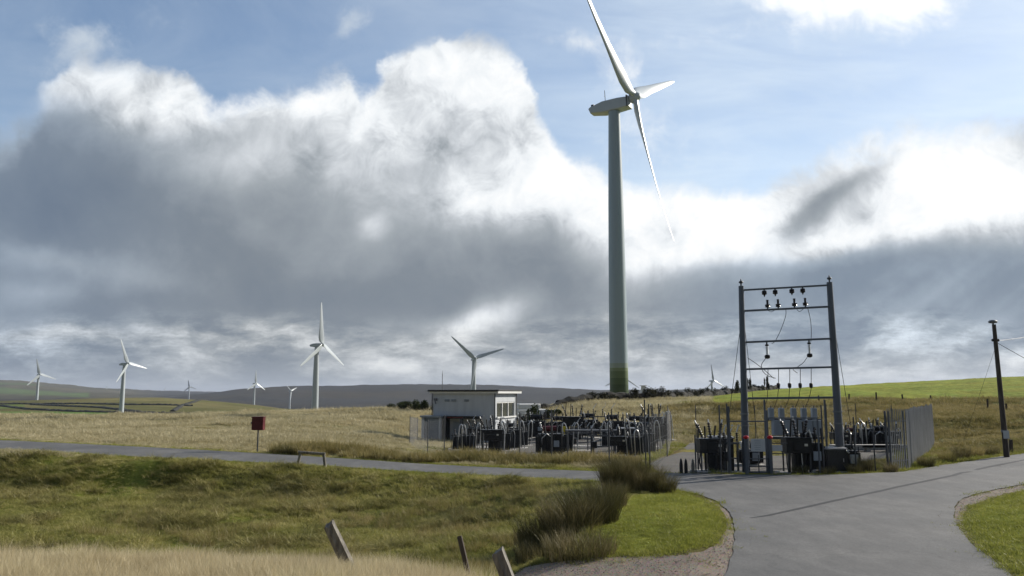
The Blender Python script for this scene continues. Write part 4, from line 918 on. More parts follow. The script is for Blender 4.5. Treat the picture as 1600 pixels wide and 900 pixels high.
# bank of grey cans behind the gate
def can_bank():
    Y = 32.6; c = at(1238, 700, Y); z = gz(c.x, Y); root = empty('capacitor_bank', (c.x, Y, z)); tag(root, 'row of five tall grey cans above five wide grey boxes', 'capacitor bank')
    k = Y / F
    for i, x in enumerate((1204.5, 1220.5, 1239.5, 1255.5, 1271.5)):
        lx = at(x, 640, Y).x - c.x; zt = at(x, 637.5, Y).z - z; zb_ = at(x, 656, Y).z - z
        m = MB(); m.box((lx, 0, (zt + zb_) / 2), (.20, .2, zt - zb_)); cn = m.build('upper_can', M['can'], root, bevel=.015)
        m = MB(); insul(m, (lx, 0, zt), .10, .035, 2); m.build('bushing', M['porcelain'], cn, smooth=True)
    for i, x in enumerate((1211, 1226, 1244, 1258, 1272)):
        lx = at(x, 640, Y).x - c.x; zt = at(x, 657.5, Y).z - z; zb_ = at(x, 680, Y).z - z
        m = MB(); m.box((lx, -.12, (zt + zb_) / 2), (.34, .34, zt - zb_)); m.box((lx, -.12, zt + .012), (.37, .37, .03)); m.build('lower_box', M['can'], root, bevel=.015)
    m = MB(); zt = at(1240, 655, Y).z - z; xl, xr = at(1196, 640, Y).x - c.x, at(1282, 640, Y).x - c.x
    m.box(((xl + xr) / 2, 0, zt - .02), (xr - xl, .08, .07)); zz = at(1240, 684, Y).z - z; m.box(((xl + xr) / 2, .02, zz), (xr - xl, .6, .09))
    for x in (xl + .05, (xl + xr) / 2, xr - .05): m.box((x, .18, zt / 2), (.07, .07, zt))
    m.build('frame', M['galvdark'], root)
can_bank()

# ------------------------------------------------------------------ switchgear
def gear(kind, x, y, hpx, label, group, Y=None, rz=0., tone='dark', wide=1.):
    """kind: breaker | isolator | transformer | loops | cabinet; hpx its height in the photograph"""
    if Y is None: p = foot(x, y); 
    else: q = at(x, y, Y); p = Vector((q.x, Y, gz(q.x, Y)))
    H = hpx / F * p.y * 1.12; root = empty({'breaker': 'circuit_breaker', 'isolator': 'isolator_switch', 'transformer': 'transformer', 'loops': 'cable_sealing_end', 'cabinet': 'control_cabinet'}[kind], p, rz)
    tag(root, label, {'breaker': 'circuit breaker', 'isolator': 'isolator', 'transformer': 'transformer', 'loops': 'cable terminal', 'cabinet': 'cabinet'}[kind], group)
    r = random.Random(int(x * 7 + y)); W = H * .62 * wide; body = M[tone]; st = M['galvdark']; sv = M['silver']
    m = MB(); m.box((0, 0, .0), (W * 1.25, W * .9, .14)); m.build('base_slab', M['concrete'], root, bevel=.02)
    if kind == 'breaker':
        for sx in (-1, 1):
            for sy in (-1, 1):
                q = MB(); q.box((sx * W * .38, sy * W * .25, H * .2), (.05, .05, H * .4)); q.build('leg', st, root)
        q = MB(); q.box((0, 0, H * .50), (W * .86, W * .6, H * .26)); q.box((0, 0, H * .64), (W * .92, W * .66, .04)); q.box((0, -W * .31, H * .5), (W * .4, .03, H * .16)); tk = q.build('tank', body, root, bevel=.03)
        q = MB(); q.box((W * .22, -W * .34, H * .52), (.12, .02, .09)); q.build('nameplate', sv, tk)
        for i, a in enumerate((-.42, -.1, .25)):
            q = MB(); insul(q, (W * (-.27 + .27 * i), -.02, H * .66), H * .3, .075, 6, (a, .1, 1)); b = q.build('bushing', M['porcelain'], root, smooth=True)
            q = MB(); ax = Vector((a, .1, 1)).normalized(); tp = Vector((W * (-.27 + .27 * i), -.02, H * .66)) + ax * H * .3; q.tube([tp, tp + ax * .13], .03, 6); q.build('terminal', sv, b)
        q = MB()
        for i in range(6):
            xx = W * (-.4 + .16 * i) + r.uniform(-.04, .04); yy = -W * .2 + r.uniform(-.05, .25) * W; q.tube([(xx, yy, H * .4), (xx + r.uniform(-.05, .05), yy, H * .2), (xx + r.uniform(-.1, .1), yy, .06)], r.uniform(.015, .04), 6)
        q.build('cable_drop', M['dark'], root, smooth=True); q = MB(); q.box((W * .1, .05, H * .2), (W * .45, W * .3, H * .3)); q.build('drive_box', body, root, bevel=.01)
        q = MB()
        for i in range(4): xx = W * (-.36 + .24 * i) + r.uniform(-.04, .04); q.tube([(xx, W * .15, H * .6), (xx + r.uniform(-.12, .12), W * .15, H * r.uniform(.85, 1.02))], .035, 6)
        q.build('rear_riser', M['dark'], root)
        q = MB(); q.tube([(W * .5, -.1, .05), (W * .52, -.12, H * .6), (W * .42, -.12, H * .78), (W * .3, -.1, H * .7)], .04, 8); q.build('conduit', sv, root, smooth=True)
    elif kind == 'isolator':
        for sx in (-1, 1):
            q = MB(); q.box((sx * W * .42, 0, H * .3), (.07, .07, H * .6)); q.build('post', st, root)
        q = MB(); q.box((0, 0, H * .61), (W * 1.05, .12, .08)); q.box((0, 0, H * .3), (W * .8, .06, .05)); q.build('beam', st, root)
        for i in range(3):
            xx = W * (-.4 + .4 * i); q = MB(); insul(q, (xx, 0, H * .64), H * .19, .065, 5); b = q.build('insulator', M['porcelain'], root, smooth=True)
            q = MB(); q.tube([(xx, 0, H * .84), (xx + W * .14, 0, H * (.98 - .05 * (i % 2)))], [.025, .018], 6); q.box((xx + W * .14, 0, H * .97), (.07, .05, .07)); q.build('switch_blade', sv, b)
        q = MB(); q.box((-W * .3, -.12, H * .35), (.26, .18, .36)); q.build('drive_box', body, root, bevel=.01)
        q = MB(); q.tube([(-W * .3, -.1, H * .42), (-W * .36, -.04, H * .6)], .02, 6); q.build('drive_rod', sv, root)
    elif kind == 'transformer':
        q = MB(); q.box((0, 0, H * .34), (W * .85, W * .55, H * .5)); q.box((0, 0, H * .6), (W * .92, W * .62, .05)); q.build('tank', body, root, bevel=.02)
        for sx in (-1, 1):
            q = MB()
            for i in range(7): q.box((sx * W * .50, W * (-.24 + .08 * i), H * .34), (W * .13, .025, H * .42))
            q.build('radiator', body, root)
        q = MB(); q.tube([(-W * .3, 0, H * .74), (W * .28, 0, H * .74)], H * .075, 14); q.build('conservator_drum', M['darkred'] if ('dark red drum on top' in label or 'dull red drum' in label) else body, root, smooth=True)
        q = MB()
        for i in range(5): xx = W * (-.4 + .2 * i); q.tube([(xx, -W * .3, H * r.uniform(.15, .3)), (xx + r.uniform(-.1, .1), -W * .36, H * .45), (xx + r.uniform(-.1, .1), -W * .2, H * r.uniform(.7, .95))], r.uniform(.018, .04), 6)
        q.build('cable_bundle', M['dark'], root, smooth=True)
        for i in range(3):
            q = MB(); insul(q, (W * (-.28 + .26 * i), W * .18, H * .62), H * .3, .07, 5, (.25 * (i - 1), .15, 1)); b = q.build('bushing', M['porcelain'] if i else M['ins_white'], root, smooth=True)
        q = MB(); q.tube([(-W * .42, -W * .3, 0), (-W * .42, -W * .33, H * .5), (-W * .2, -W * .32, H * .62), (-W * .05, -W * .3, H * .55)], .035, 8); q.build('conduit', sv, root, smooth=True)
        q = MB(); q.box((W * .18, -W * .33, H * .36), (.3, .14, .34)); q.build('control_box', M['can'], root, bevel=.01)
    elif kind == 'loops':
        q = MB(); q.box((0, .1, H * .28), (W * .7, W * .4, H * .5)); q.build('housing', body, root, bevel=.02)
        for i in range(3):
            xx = W * (-.36 + .34 * i); hh = H * (.98 - .12 * ((i + int(x)) % 3)); pts = [(xx, -.15, .02)] + [(xx + W * .11 * (1 - math.cos(t)), -.15, hh * .72 + hh * .26 * math.sin(t)) for t in [k * math.pi / 8 for k in range(9)]] + [(xx + W * .22, -.13, .05)]
            q = MB(); dx_ = r.uniform(-.12, .12); pts = [(p_[0] + dx_ * p_[2], p_[1], p_[2] * (.86 + .28 * ((i * 7 + int(x)) % 5) / 4) if p_[2] > .1 else p_[2]) for p_ in pts]; q.tube(pts, (.022, .034, .028)[i], 8); q.build('cable_loop', (sv, sv, M['galv'])[(i + int(x)) % 3], root, smooth=True)
        q = MB(); q.box((0, -.02, H * .58), (W * .95, .07, .06)); q.build('clamp_bar', st, root)
        q = MB()
        for i in range(7): xx = W * (-.42 + .14 * i); q.tube([(xx, -.2, .05), (xx + r.uniform(-.03, .03), -.18, H * r.uniform(.3, .5)), (xx + r.uniform(-.08, .08), .0, H * r.uniform(.5, .75))], r.uniform(.015, .035), 6)
        q.build('cable_bundle', M['dark'], root, smooth=True)
        for i in range(2):
            q = MB(); insul(q, (W * (-.2 + .4 * i), .12, H * .53), H * .3, .06, 5, (.12 * (2 * i - 1), 0, 1)); q.build('bushing', M['porcelain'], root, smooth=True)
    else:
        q = MB(); q.box((0, 0, H * .48), (W * .8, W * .5, H * .84)); q.build('case', body, root, bevel=.015)
        q = MB(); q.box((0, 0, H * .92), (W * .88, W * .58, .05), rx=.08); q.build('lid', M['galv'], root)
        q = MB(); q.box((0, -W * .262, H * .48), (W * .68, .02, H * .7)); d = q.build('door', body, root); q = MB(); q.tube([(W * .25, -W * .30, H * .42), (W * .25, -W * .30, H * .55)], .015, 6); q.build('handle', sv, d)
    return root
g1 = 'equipment in the front row of the fenced yard'; g2 = 'equipment in the back row of the fenced yard'; g3 = 'equipment by the gate'; g4 = 'equipment in the right hand yard'
FR = [('loops', 716, 702, 34, 'dark', 'front row end unit at the building side with silver loops'), ('loops', 733, 704, 40, 'dark', 'silver cable loops second along the front row from the building'),
 ('isolator', 751, 699, 45, 'dark', 'isolator with black post insulators, third along the front row from the building'), ('breaker', 768, 709, 52, 'dark', 'front row dark breaker on pale legs, fourth from the building'),
 ('loops', 786, 703, 44, 'dark', 'silver arches beside the front breaker, fifth from the building'), ('loops', 801, 700, 48, 'dark', 'tall bright cable arches in front of the white side wall'),
 ('transformer', 860, 713, 52, 'dark', 'transformer with a dark red drum on top'), ('loops', 884, 705, 44, 'dark', 'silver loops next to the yellow box'), ('isolator', 906, 704, 40, 'dark', 'low isolator in the open middle of the front row'),
 ('isolator', 938, 712, 46, 'dark', 'bare steel isolator frame in the middle of the front row'), ('breaker', 968, 712, 42, 'dark', 'dark breaker right of the bare steel frame'), ('cabinet', 981, 706, 36, 'dark', 'dark cabinet near the right end of the front row'),
 ('loops', 993, 712, 50, 'dark', 'cable loops beside the dark cabinet at the right end of the front row'), ('loops', 1012, 708, 50, 'dark', 'tall grey loops, last but one at the right end of the front row')]
BK = [('breaker', 776, 682, 24, 'dark', 'small dark breaker just under the canopy end'), ('cabinet', 755, 684, 20, 'dark', 'low black cabinet below the canopy'), ('breaker', 822, 684, 30, 'dark', 'dark breaker right behind the building corner'), ('transformer', 839, 686, 36, 'dark', 'dark ribbed transformer left of the red drum'),
 ('isolator', 853, 684, 38, 'dark', 'isolator whose pale tips rise behind the red drum'), ('transformer', 872, 684, 32, 'dark', 'dark transformer directly right of the red drum, back row'), ('breaker', 896, 686, 42, 'dark', 'tall dark breaker with fanned bushings, centre of the back row'),
 ('transformer', 920, 684, 36, 'dark', 'dark transformer with a white topped bushing, centre of the back row'), ('isolator', 942, 684, 42, 'dark', 'highest slender isolator in the back row'), ('transformer', 958, 686, 36, 'dark', 'broad dark transformer right of the highest isolator'),
 ('breaker', 975, 684, 30, 'dark', 'dark breaker sloping down beside the broad transformer'), ('transformer', 993, 688, 36, 'dark', 'bluish dark transformer in the right part of the back row'), ('breaker', 1020, 688, 44, 'dark', 'tall dark breaker near the right end of the yard'),
 ('loops', 1034, 688, 38, 'dark', 'grey loops at the very right end of the yard')]
MD = [('breaker', 742, 694, 34, 'dark', 'dark breaker between the two rows, nearest the shutter'), ('transformer', 797, 694, 36, 'dark', 'dark transformer between the rows before the white side wall'), ('loops', 815, 696, 36, 'dark', 'cable loops between the rows just right of the white side wall'),
   ('isolator', 915, 697, 40, 'dark', 'isolator between the rows, left of the platform'),
  ('loops', 951, 697, 38, 'dark', 'cable loops standing behind the platform, centre'),  ('transformer', 1006, 698, 42, 'dark', 'large dark transformer between the rows near the right end'), ('isolator', 1022, 698, 46, 'dark', 'isolator between the rows near the right end')]
for i, (k, x, y, h, t, lb) in enumerate(MD): gear(k, x, y, h, lb, 'equipment between the two rows of the fenced yard', rz=.25 * math.sin(i * 1.3), wide=1.1)
for i, (k, x, y, h, t, lb) in enumerate(BK): BK[i] = (k, x, y, h * 1.15, t, lb)
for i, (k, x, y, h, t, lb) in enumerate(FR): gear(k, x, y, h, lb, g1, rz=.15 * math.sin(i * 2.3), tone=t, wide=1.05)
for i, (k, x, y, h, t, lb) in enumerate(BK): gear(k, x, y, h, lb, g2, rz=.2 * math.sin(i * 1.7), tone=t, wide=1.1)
o = MB(); p = foot(882, 690); o.box((0, 0, 1.05), (.32, .2, .42)); o.tube([(0, .05, 0), (0, .05, .9)], .05, 8); o.build('meter_box', M['yellow'], None, bevel=.01); tag(bpy.context.scene.objects['meter_box'], 'small yellow box on a post among the dark gear', 'meter box'); bpy.context.scene.objects['meter_box'].location = p
# raised steel platform in the middle
p = foot(935, 707); root = empty('cable_platform', p); tag(root, 'long low steel platform on legs across the middle of the yard', 'platform')
m = MB(); m.box((.2, .2, 1.32), (4.2, .9, .09)); m.build('deck', M['galvdark'], root)
for sx in (-1.8, -.3, 1., 2.2):
    for sy in (-.15, .55): m = MB(); m.box((sx, sy, .64), (.09, .09, 1.28)); m.build('leg', M['galvdark'], root)
# gate side
gear('breaker', 1112, 738, 70, 'tall black breaker behind the left gate fence', g3, Y=31.2, wide=.95); gear('cabinet', 1128, 738, 52, 'black cabinet in the middle of the left gate group', g3, Y=31.4, wide=1.15)
gear('isolator', 1143, 739, 66, 'slim isolator closest to the left gate post', g3, Y=31.0, wide=.55); gear('transformer', 1171, 700, 36, 'small dark transformer seen above the notice', g3, Y=34.5, wide=1.3)
gear('breaker', 1246, 739, 76, 'tall black breaker in front of the grey cans', g3, Y=30.9, wide=.85); gear('transformer', 1266, 739, 68, 'tall black transformer at the right of the grey cans', g3, Y=31.0, wide=.8)
gear('cabinet', 1304, 738, 36, 'low black cabinet beside the right gantry leg', g3, Y=30.9, wide=1.6); gear('transformer', 1326, 736, 42, 'black transformer just outside the right gantry leg', g3, Y=32.2, wide=1.0)
gear('cabinet', 1290, 716, 26, 'grey cabinet pair behind the low black cabinet', g3, Y=33, tone='can', wide=1.8)
for i, (k, x, y, h, lb) in enumerate([('breaker', 1313, 700, 34, 'dark breaker first right of the gantry leg'), ('transformer', 1331, 700, 34, 'transformer with a dull red drum in the right yard'), ('loops', 1347, 700, 36, 'cable loops in the middle of the right yard'), ('breaker', 1362, 700, 40, 'dark breaker with the highest bushings in the right yard'),
    ('transformer', 1378, 699, 38, 'dark transformer third from the palisade fence'), ('breaker', 1392, 698, 34, 'dark breaker against the palisade fence'), ('loops', 1386, 708, 26, 'low loops near the palisade corner')]):
    gear(k, x, y, h, lb, g4, Y=44.5 + .4 * (i % 2), wide=1.25)
m = MB(); 
for i, (x, y, w) in enumerate(((1352, 712, 3.6), (1380, 704, 2.4))):
    q = at(x, y, 42.5); m = MB(); m.box((0, 0, .3), (w, .5, .16)); m.box((-w * .35, 0, .12), (.2, .4, .24)); m.box((w * .35, 0, .12), (.2, .4, .24))
    tag(m.build('cable_trough', M['concrete'], bevel=.01, loc=(q.x, 42.5, gz(q.x, 42.5))), ['long pale concrete trough in front of the right yard gear', 'shorter pale concrete trough behind the long one'][i], 'cable trough')
for i, x in enumerate((1064.5, 1072, 1083)):      # stubby bollards by the track
    p = at(x, 738, 30.6); m = MB(); m.lathe([(0, .07), (.35, .065), (.5, .04), (.56, .01)], n=10); tag(m.build('bollard', M['dark' if i < 2 else 'wood'], smooth=True, loc=(p.x, 30.6, gz(p.x, 30.6))), ['first stubby black bollard where the track meets the road', 'second stubby black bollard where the track meets the road', 'weathered stub post next to the bollards'][i], 'bollard', 'bollards by the track')

# ------------------------------------------------------------------ fences
def chainlink(label, pts, heights, group=None, pitch=.14, arm=False, post_r=.027, mesh=True):
    """pts: ground points (x, y) of the posts; heights in metres"""
    P_ = [Vector((x, y, gz(x, y))) for x, y in pts]; base = P_[0]
    root = empty('chain_link_fence', base); tag(root, label, 'fence', group)
    for p, h in zip(P_, heights):
        q = MB(); l = p - base; q.tube([l - Vector((0, 0, .1)), l + Vector((0, 0, h))], post_r, 8)
        q.build('post', M['galvdark'], root, smooth=True)
    for i in range(len(P_) - 1):
        a, b = P_[i] - base, P_[i + 1] - base; h0, h1 = min(heights[i], heights[i+1]) * .97, min(heights[i], heights[i+1]) * .97; L = (b - a).length; q = MB()
        for t in (.03, .5, .98): q.tube([a + Vector((0, 0, h0 * t)), b + Vector((0, 0, h1 * t))], .004, 4, False)
        if mesh:
            n = int(L / pitch); d = (b - a) / L; hh = h0
            for k in range(-int(hh / pitch), n):
                for s_ in (1, -1):
                    x0, x1 = k * pitch, k * pitch + hh; z0, z1 = 0., hh
                    if x0 < 0: z0 = -x0; x0 = 0
                    if x1 > L: z1 = hh - (x1 - L); x1 = L
                    if x1 <= x0: continue
                    if s_ < 0: z0, z1 = hh - z0, hh - z1
                    A_, B_ = a + d * x0 + Vector((0, 0, z0)), a + d * x1 + Vector((0, 0, z1))
                    sd_ = Vector((-d.y, d.x, 0)) * .0011; up = Vector((0, 0, .0011))
                    q.add([A_ - sd_ - up, A_ + sd_ + up, B_ + sd_ + up, B_ - sd_ - up], [(0, 1, 2, 3)])
        q.build('wire_mesh', M['galvdark'], root)
def fpts(lst): return [tuple(march(x, y).xy) for x, y in lst]
fp = [(694, 720.5), (748, 722.5), (760, 723), (812, 726), (863, 728.5), (887, 730), (920, 731), (968, 733), (1009, 735), (1015.5, 738.5)]
P0 = [(at(694, 720, 40.5).x, 40.5), (at(755, 720, 38.8).x, 38.8), (at(812, 720, 37.2).x, 37.2), (at(862, 720, 35.8).x, 35.8), (at(887, 720, 35.1).x, 35.1), (at(952, 720, 33.2).x, 33.2), (at(1009, 720, 32.2).x, 32.2)]
chainlink('chain link fence of thin grey posts along the road side of the yard', P0, [2.2, 1.3, 2.3, 2.3, 1.4, 2.2, 2.75])
P1 = [(at(1015.5, 720, 31.4).x, 31.4), (at(1042, 690, 40).x, 40), (at(1049, 690, 52).x, 52), (at(1044, 670, 62).x, 62)]
chainlink('chain link fence down the track side of the yard', P1, [2.6, 2.2, 2.1, 2.], pitch=.3)
P2 = [(at(668, 720, 45).x, 45), (at(640, 700, 56).x, 56), (at(652, 700, 66).x, 66)]
chainlink('chain link fence at the building end of the yard', [(at(694, 720, 40.9).x, 40.9)] + P2, [2.2, 2.1, 2.0, 2.0])
P3 = [(at(1087.5, 737, 30.5).x, 30.5), (at(1127, 737, 30.2).x, 30.2), (at(1139, 737, 30.1).x, 30.1)]
chainlink('short chain link panel between track and gate', P3, [1.45, 2.55, 2.6])
P4 = [(at(1288, 737, 30.1).x, 30.1), (at(1338, 737, 30.6).x, 30.6), (at(1368, 737, 31.0).x, 31.0), (at(1393, 737, 31.3).x, 31.3)]
chainlink('chain link fence between right gantry leg and palisade', P4, [2.55, 2.1, 1.8, 2.3])
P5 = [(at(1088, 680, 52).x, 52), (at(1180, 660, 54).x, 54), (at(1292, 660, 54).x, 54), (at(1338, 660, 54).x, 54), (at(1394, 660, 52).x, 52)]
chainlink('back chain link fence behind the right hand yard', P5, [2.6, 2.4, 2.4, 2.4, 2.3])

def palisade():
    a = at(1392, 735, 31.6); b = at(1416, 735, 33.4); c = at(1461, 700, 45.5); pts = [Vector((at(1397, 700, 38).x, 38, 0)), Vector((a.x, 31.6, 0)), Vector((c.x, 44.5, 0))]
    base = Vector((a.x, 31.6, gz(a.x, 31.6))); root = empty('palisade_fence', base); tag(root, 'grey steel palisade fence of pointed pales at the right corner', 'fence')
    for si, (p, q) in enumerate(((Vector((a.x, 31.6, 0)), Vector((at(1418, 700, 32.6).x, 32.6, 0))), (Vector((at(1418, 700, 32.6).x, 32.6, 0)), Vector((c.x, 45.5, 0))))):
        d = q - p; L = d.length; n = int(L / .155); u = d / L; ang = math.atan2(u.y, u.x)
        hh = 2.4
        for k in range(n + 1):
            w = p + u * (k * .155); z = gz(w.x, w.y) - base.z; m = MB(); wd = .034
            cx = Vector((w.x - base.x, w.y - base.y, z)); nn = Vector((-u.y, u.x, 0)) * .009
            pr = [(-wd, 0), (wd, 0), (wd, hh - .12), (wd * .45, hh), (0, hh - .05), (-wd * .45, hh), (-wd, hh - .12)]
            V = [cx + u * x_ + Vector((0, 0, z_)) + nn * s_ + (Vector((-u.y, u.x, 0)) * .012 if abs(x_) < wd * .9 else Vector()) for s_ in (-.4, .4) for x_, z_ in pr]
            m.add(V, [tuple(range(7))[::-1], tuple(range(7, 14))] + [(j, (j + 1) % 7, 7 + (j + 1) % 7, 7 + j) for j in range(7)]); m.build('pale', M['galv'], root)
        for t in (.35, 1.9):
            s = p + u * 0; e = q; m = MB(); A_ = Vector((s.x - base.x, s.y - base.y, gz(s.x, s.y) - base.z + t)); B_ = Vector((e.x - base.x, e.y - base.y, gz(e.x, e.y) - base.z + t)); o_ = Vector((-u.y, u.x, 0)) * .04
            m.tube([A_ + o_, B_ + o_], .025, 4); m.build('rail', M['galv'], root)
        for k in range(int(L / 2.75) + 1):
            w = p + u * min(L, k * 2.75); m = MB(); cc = Vector((w.x - base.x, w.y - base.y, gz(w.x, w.y) - base.z)) + Vector((-u.y, u.x, 0)) * .10; m.box(cc + Vector((0, 0, 1.15)), (.09, .06, 2.3), rz=ang); m.build('post', M['galvdark'], root)
palisade()

# ------------------------------------------------------------------ gate
def gate():
    Y = 30.0; p = at(1165, 740, Y); base = Vector((p.x, Y, gz(p.x, Y))); root = empty('field_gate', base); tag(root, 'steel gate with a white notice and red lamps on its posts', 'gate')
    def X_(x, y=700): v = at(x, y, Y); return v.x - base.x, v.z - base.z
    for x, yt in ((1165.5, 686), (1203, 686)):
        xx, zt = X_(x, yt); m = MB(); m.box((xx, 0, zt / 2), (.11, .11, zt)); po = m.build('post', M['frame'], root, bevel=.008)
        m = MB(); m.box((xx + .035, -.06, zt / 2), (.025, .012, zt * .96)); m.build('edge_strip', M['galv'], po)
        m = MB(); m.lathe([(0, .05), (.03, .10), (.08, .105), (.12, .07), (.135, .02)], (xx, 0, zt), n=14); m.build('red_lamp', M['red'], po, smooth=True)
    x0, _ = X_(1168); x1, _ = X_(1201)
    for y in (717, 729, 738):
        z = X_(0, y)[1]; m = MB(); m.tube([(x0, 0, max(z, .08)), (x1, 0, max(z, .08))], .022, 8); m.build('rail', M['galvdark'], root, smooth=True)
    z1 = X_(0, 711)[1]; z0 = .06; m = MB()
    for t in (.5,): m.tube([(x0 + (x1 - x0) * t, 0, z0), (x0 + (x1 - x0) * t, 0, z1)], .02, 8)
    m.build('brace', M['galvdark'], root)
    xa, za = X_(1173, 705.5); xb, zb_ = X_(1194.5, 685.5); m = MB(); m.box(((xa + xb) / 2, -.04, (za + zb_) / 2), (xb - xa, .02, zb_ - za)); sg = m.build('notice', M['sign'], root)
    r = random.Random(4)                                   # faint lines of small print, illegible in the photograph
    m = MB(); hh = zb_ - za
    for i in range(5):
        w = (xb - xa) * r.uniform(.35, .75); m.box(((xa + xb) / 2 - (xb - xa) * .04, -.052, zb_ - hh * (.16 + .17 * i)), (w, .003, .018))
    m.build('faded_print', M['can'], sg)
    # upright frame of the second gate leaf with its plate
    for x, yt in ((1139, 635), (1199, 641)):
        xx, zt = X_(x, yt); m = MB(); m.box((xx, .12, zt / 2), (.07, .07, zt)); m.build('frame_post', M['frame'], root)
    xa2, zt = X_(1139, 658.5); xb2, zt2 = X_(1279, 652.5); xm, zm = X_(1199, 655)
    m = MB(); m.box(((xa2 + xm) / 2, .125, zt), (xm - xa2, .05, .05)); m.build('frame_bar', M['frame'], root)
    m = MB(); m.box(((xm + xb2) / 2, .125, zt2 - .02), (xb2 - xm, .05, .05)); m.build('frame_bar', M['frame'], root)
    xx, zt = X_(1279, 653); m = MB(); m.box((xx, .125, zt / 2 - .03), (.05, .05, zt)); m.build('frame_post', M['frame'], root)
    xa, za = X_(1206, 705); xb, zb_ = X_(1223, 695.5); m = MB(); m.box(((xa + xb) / 2, .06, (za + zb_) / 2), (xb - xa, .02, zb_ - za)); m.build('plate', M['sign'], root)
    x0, z0 = X_(1205, 700); x1, _ = X_(1232, 700)
    for y in (693, 709, 733):
        z = max(X_(0, y)[1], .1); m = MB(); m.tube([(x0, .1, z), (x1, .1, z)], .018, 6); m.build('rail', M['galvdark'], root)
gate()

# ------------------------------------------------------------------ telegraph pole and its twin out at the bend
def pole(bx, Y, topx, topy, label, cap=True):
    b = at(bx, 700, Y); z = gz(b.x, Y); t = at(topx, topy, Y); base = Vector((b.x, Y, z)); root = empty('utility_pole', base); tag(root, label, 'utility pole')
    T_ = Vector((t.x - b.x, 0, t.z - z)); m = MB(); m.tube([(0, 0, -.1), T_ * .5, T_], [.125, .105, .085], 14); m.build('shaft', M['darkwood'], root, smooth=True)
    m = MB(); m.lathe([(-.02, .04), (.03, .04), (.05, .17), (.12, .2), (.18, .14), (.2, .03)], T_ + Vector((-.04, 0, .02)), n=14); m.build('cap', M['galv'], root, smooth=True)
    m = MB(); m.box(T_ * .175 + Vector((0, -.13, 0)), (.26, .03, .36)); m.build('warning_plate', M['sign'], root)
    m = MB(); m.lathe([(0, .145), (.12, .145)], T_ * .19, n=12); m.build('band', M['galv'], root)
    for s_ in (-1, 1):
        m = MB(); q = T_ * .87 + Vector((s_ * .14, 0, 0)); m.lathe([(0, .02), (.04, .05), (.1, .045), (.13, .02)], q, n=10); m.build('insulator', M['porcelain'], root)
    return base, T_
b1, T1 = pole(1572, 37.2, 1553, 507, 'weathered wooden utility pole with a bright cap by the right verge')
def cable(a, b, sag, label, name='overhead_wire', r=.012, n=20):
    a, b = Vector(a), Vector(b); m = MB(); m.tube([(b - a) * (i / n) - Vector((0, 0, sag * 4 * (i / n) * (1 - i / n))) for i in range(n + 1)], r, 5); o = m.build(name, M['wire'], loc=a); tag(o, label, 'wire')
pt = b1 + T1 * .875; e1 = at(1700, 496, 50)
z2 = gz(e1.x, 50); r2 = empty('utility_pole', (e1.x, 50, z2)); tag(r2, 'next wooden utility pole along the line, past the right edge', 'utility pole')
m = MB(); m.tube([(0, 0, -.1), (0, 0, e1.z - z2 + .3)], [.14, .1], 14); m.build('shaft', M['darkwood'], r2, smooth=True)
cable(pt, e1, .25, 'overhead wire rising away from the pole to the right edge'); sx_ = at(1880, 700, 35); cable(pt + Vector((0, 0, -.05)), (sx_.x, 35, gz(sx_.x, 35)), .05, 'stay wire running down from the pole to the right edge', 'stay_wire')
gx = at(1497, 620, 45); cable(b1 + T1 * .84, (gx.x, 45, gz(gx.x, 45)), .05, 'stay wire slanting down behind the pole', 'stay_wire', .006)

# ------------------------------------------------------------------ small things by the road
def box_sign():
    p = march(402, 706.5); p = Vector((p.x, p.y + 0.0, gz(p.x, p.y))); Y = p.y; root = empty('litter_bin', p); tag(root, 'dark red box on a single post beside the far verge', 'bin')
    k = Y / F; m = MB(); m.tube([(0, 0, -.1), (0, 0, 36 * k)], .035, 8); m.build('post', M['galvdark'], root)
    m = MB(); m.box((0, 0, 42.5 * k), (17.5 * k, .34, 19 * k)); m.build('box', M['darkred'], root, bevel=.012); m = MB(); m.box((-9.6 * k, -.05, 44 * k), (.08, .12, .08)); m.build('latch', M['galvdark'], root)
    m = MB(); m.box((0, 0, 52.8 * k), (19 * k, .4, .05)); m.build('lid', M['darkred'], root, bevel=.01)
box_sign()
def barrier():
    a = march(464, 728.5); b = march(509, 730); za, zb_ = gz(a.x, a.y), gz(b.x, b.y); Y = a.y; k = Y / F; base = Vector((a.x, a.y, za)); root = empty('rail_barrier', base); tag(root, 'low wooden rail barrier on two posts at the top of the bank', 'barrier')
    bx = Vector((b.x - a.x, b.y - a.y, zb_ - za)); ta = Vector((.12, 0, at(467, 708.5, Y).z - za)); tb = Vector((at(506, 711, Y).x - a.x, b.y - a.y, at(506, 711, Y).z - za))
    m = MB(); m.tube([(0, 0, -.15), ta], .06, 8); m.build('post', M['wood'], root); m = MB(); m.tube([bx - Vector((0, 0, .15)), tb], .06, 8); m.build('post', M['wood'], root)
    d = (tb - ta).normalized(); m = MB(); m.tube([ta - d * .1 + Vector((0, 0, .045)), tb + d * .05 + Vector((0, 0, .045))], .055, 8); m.build('rail', M['wood'], root)
barrier()
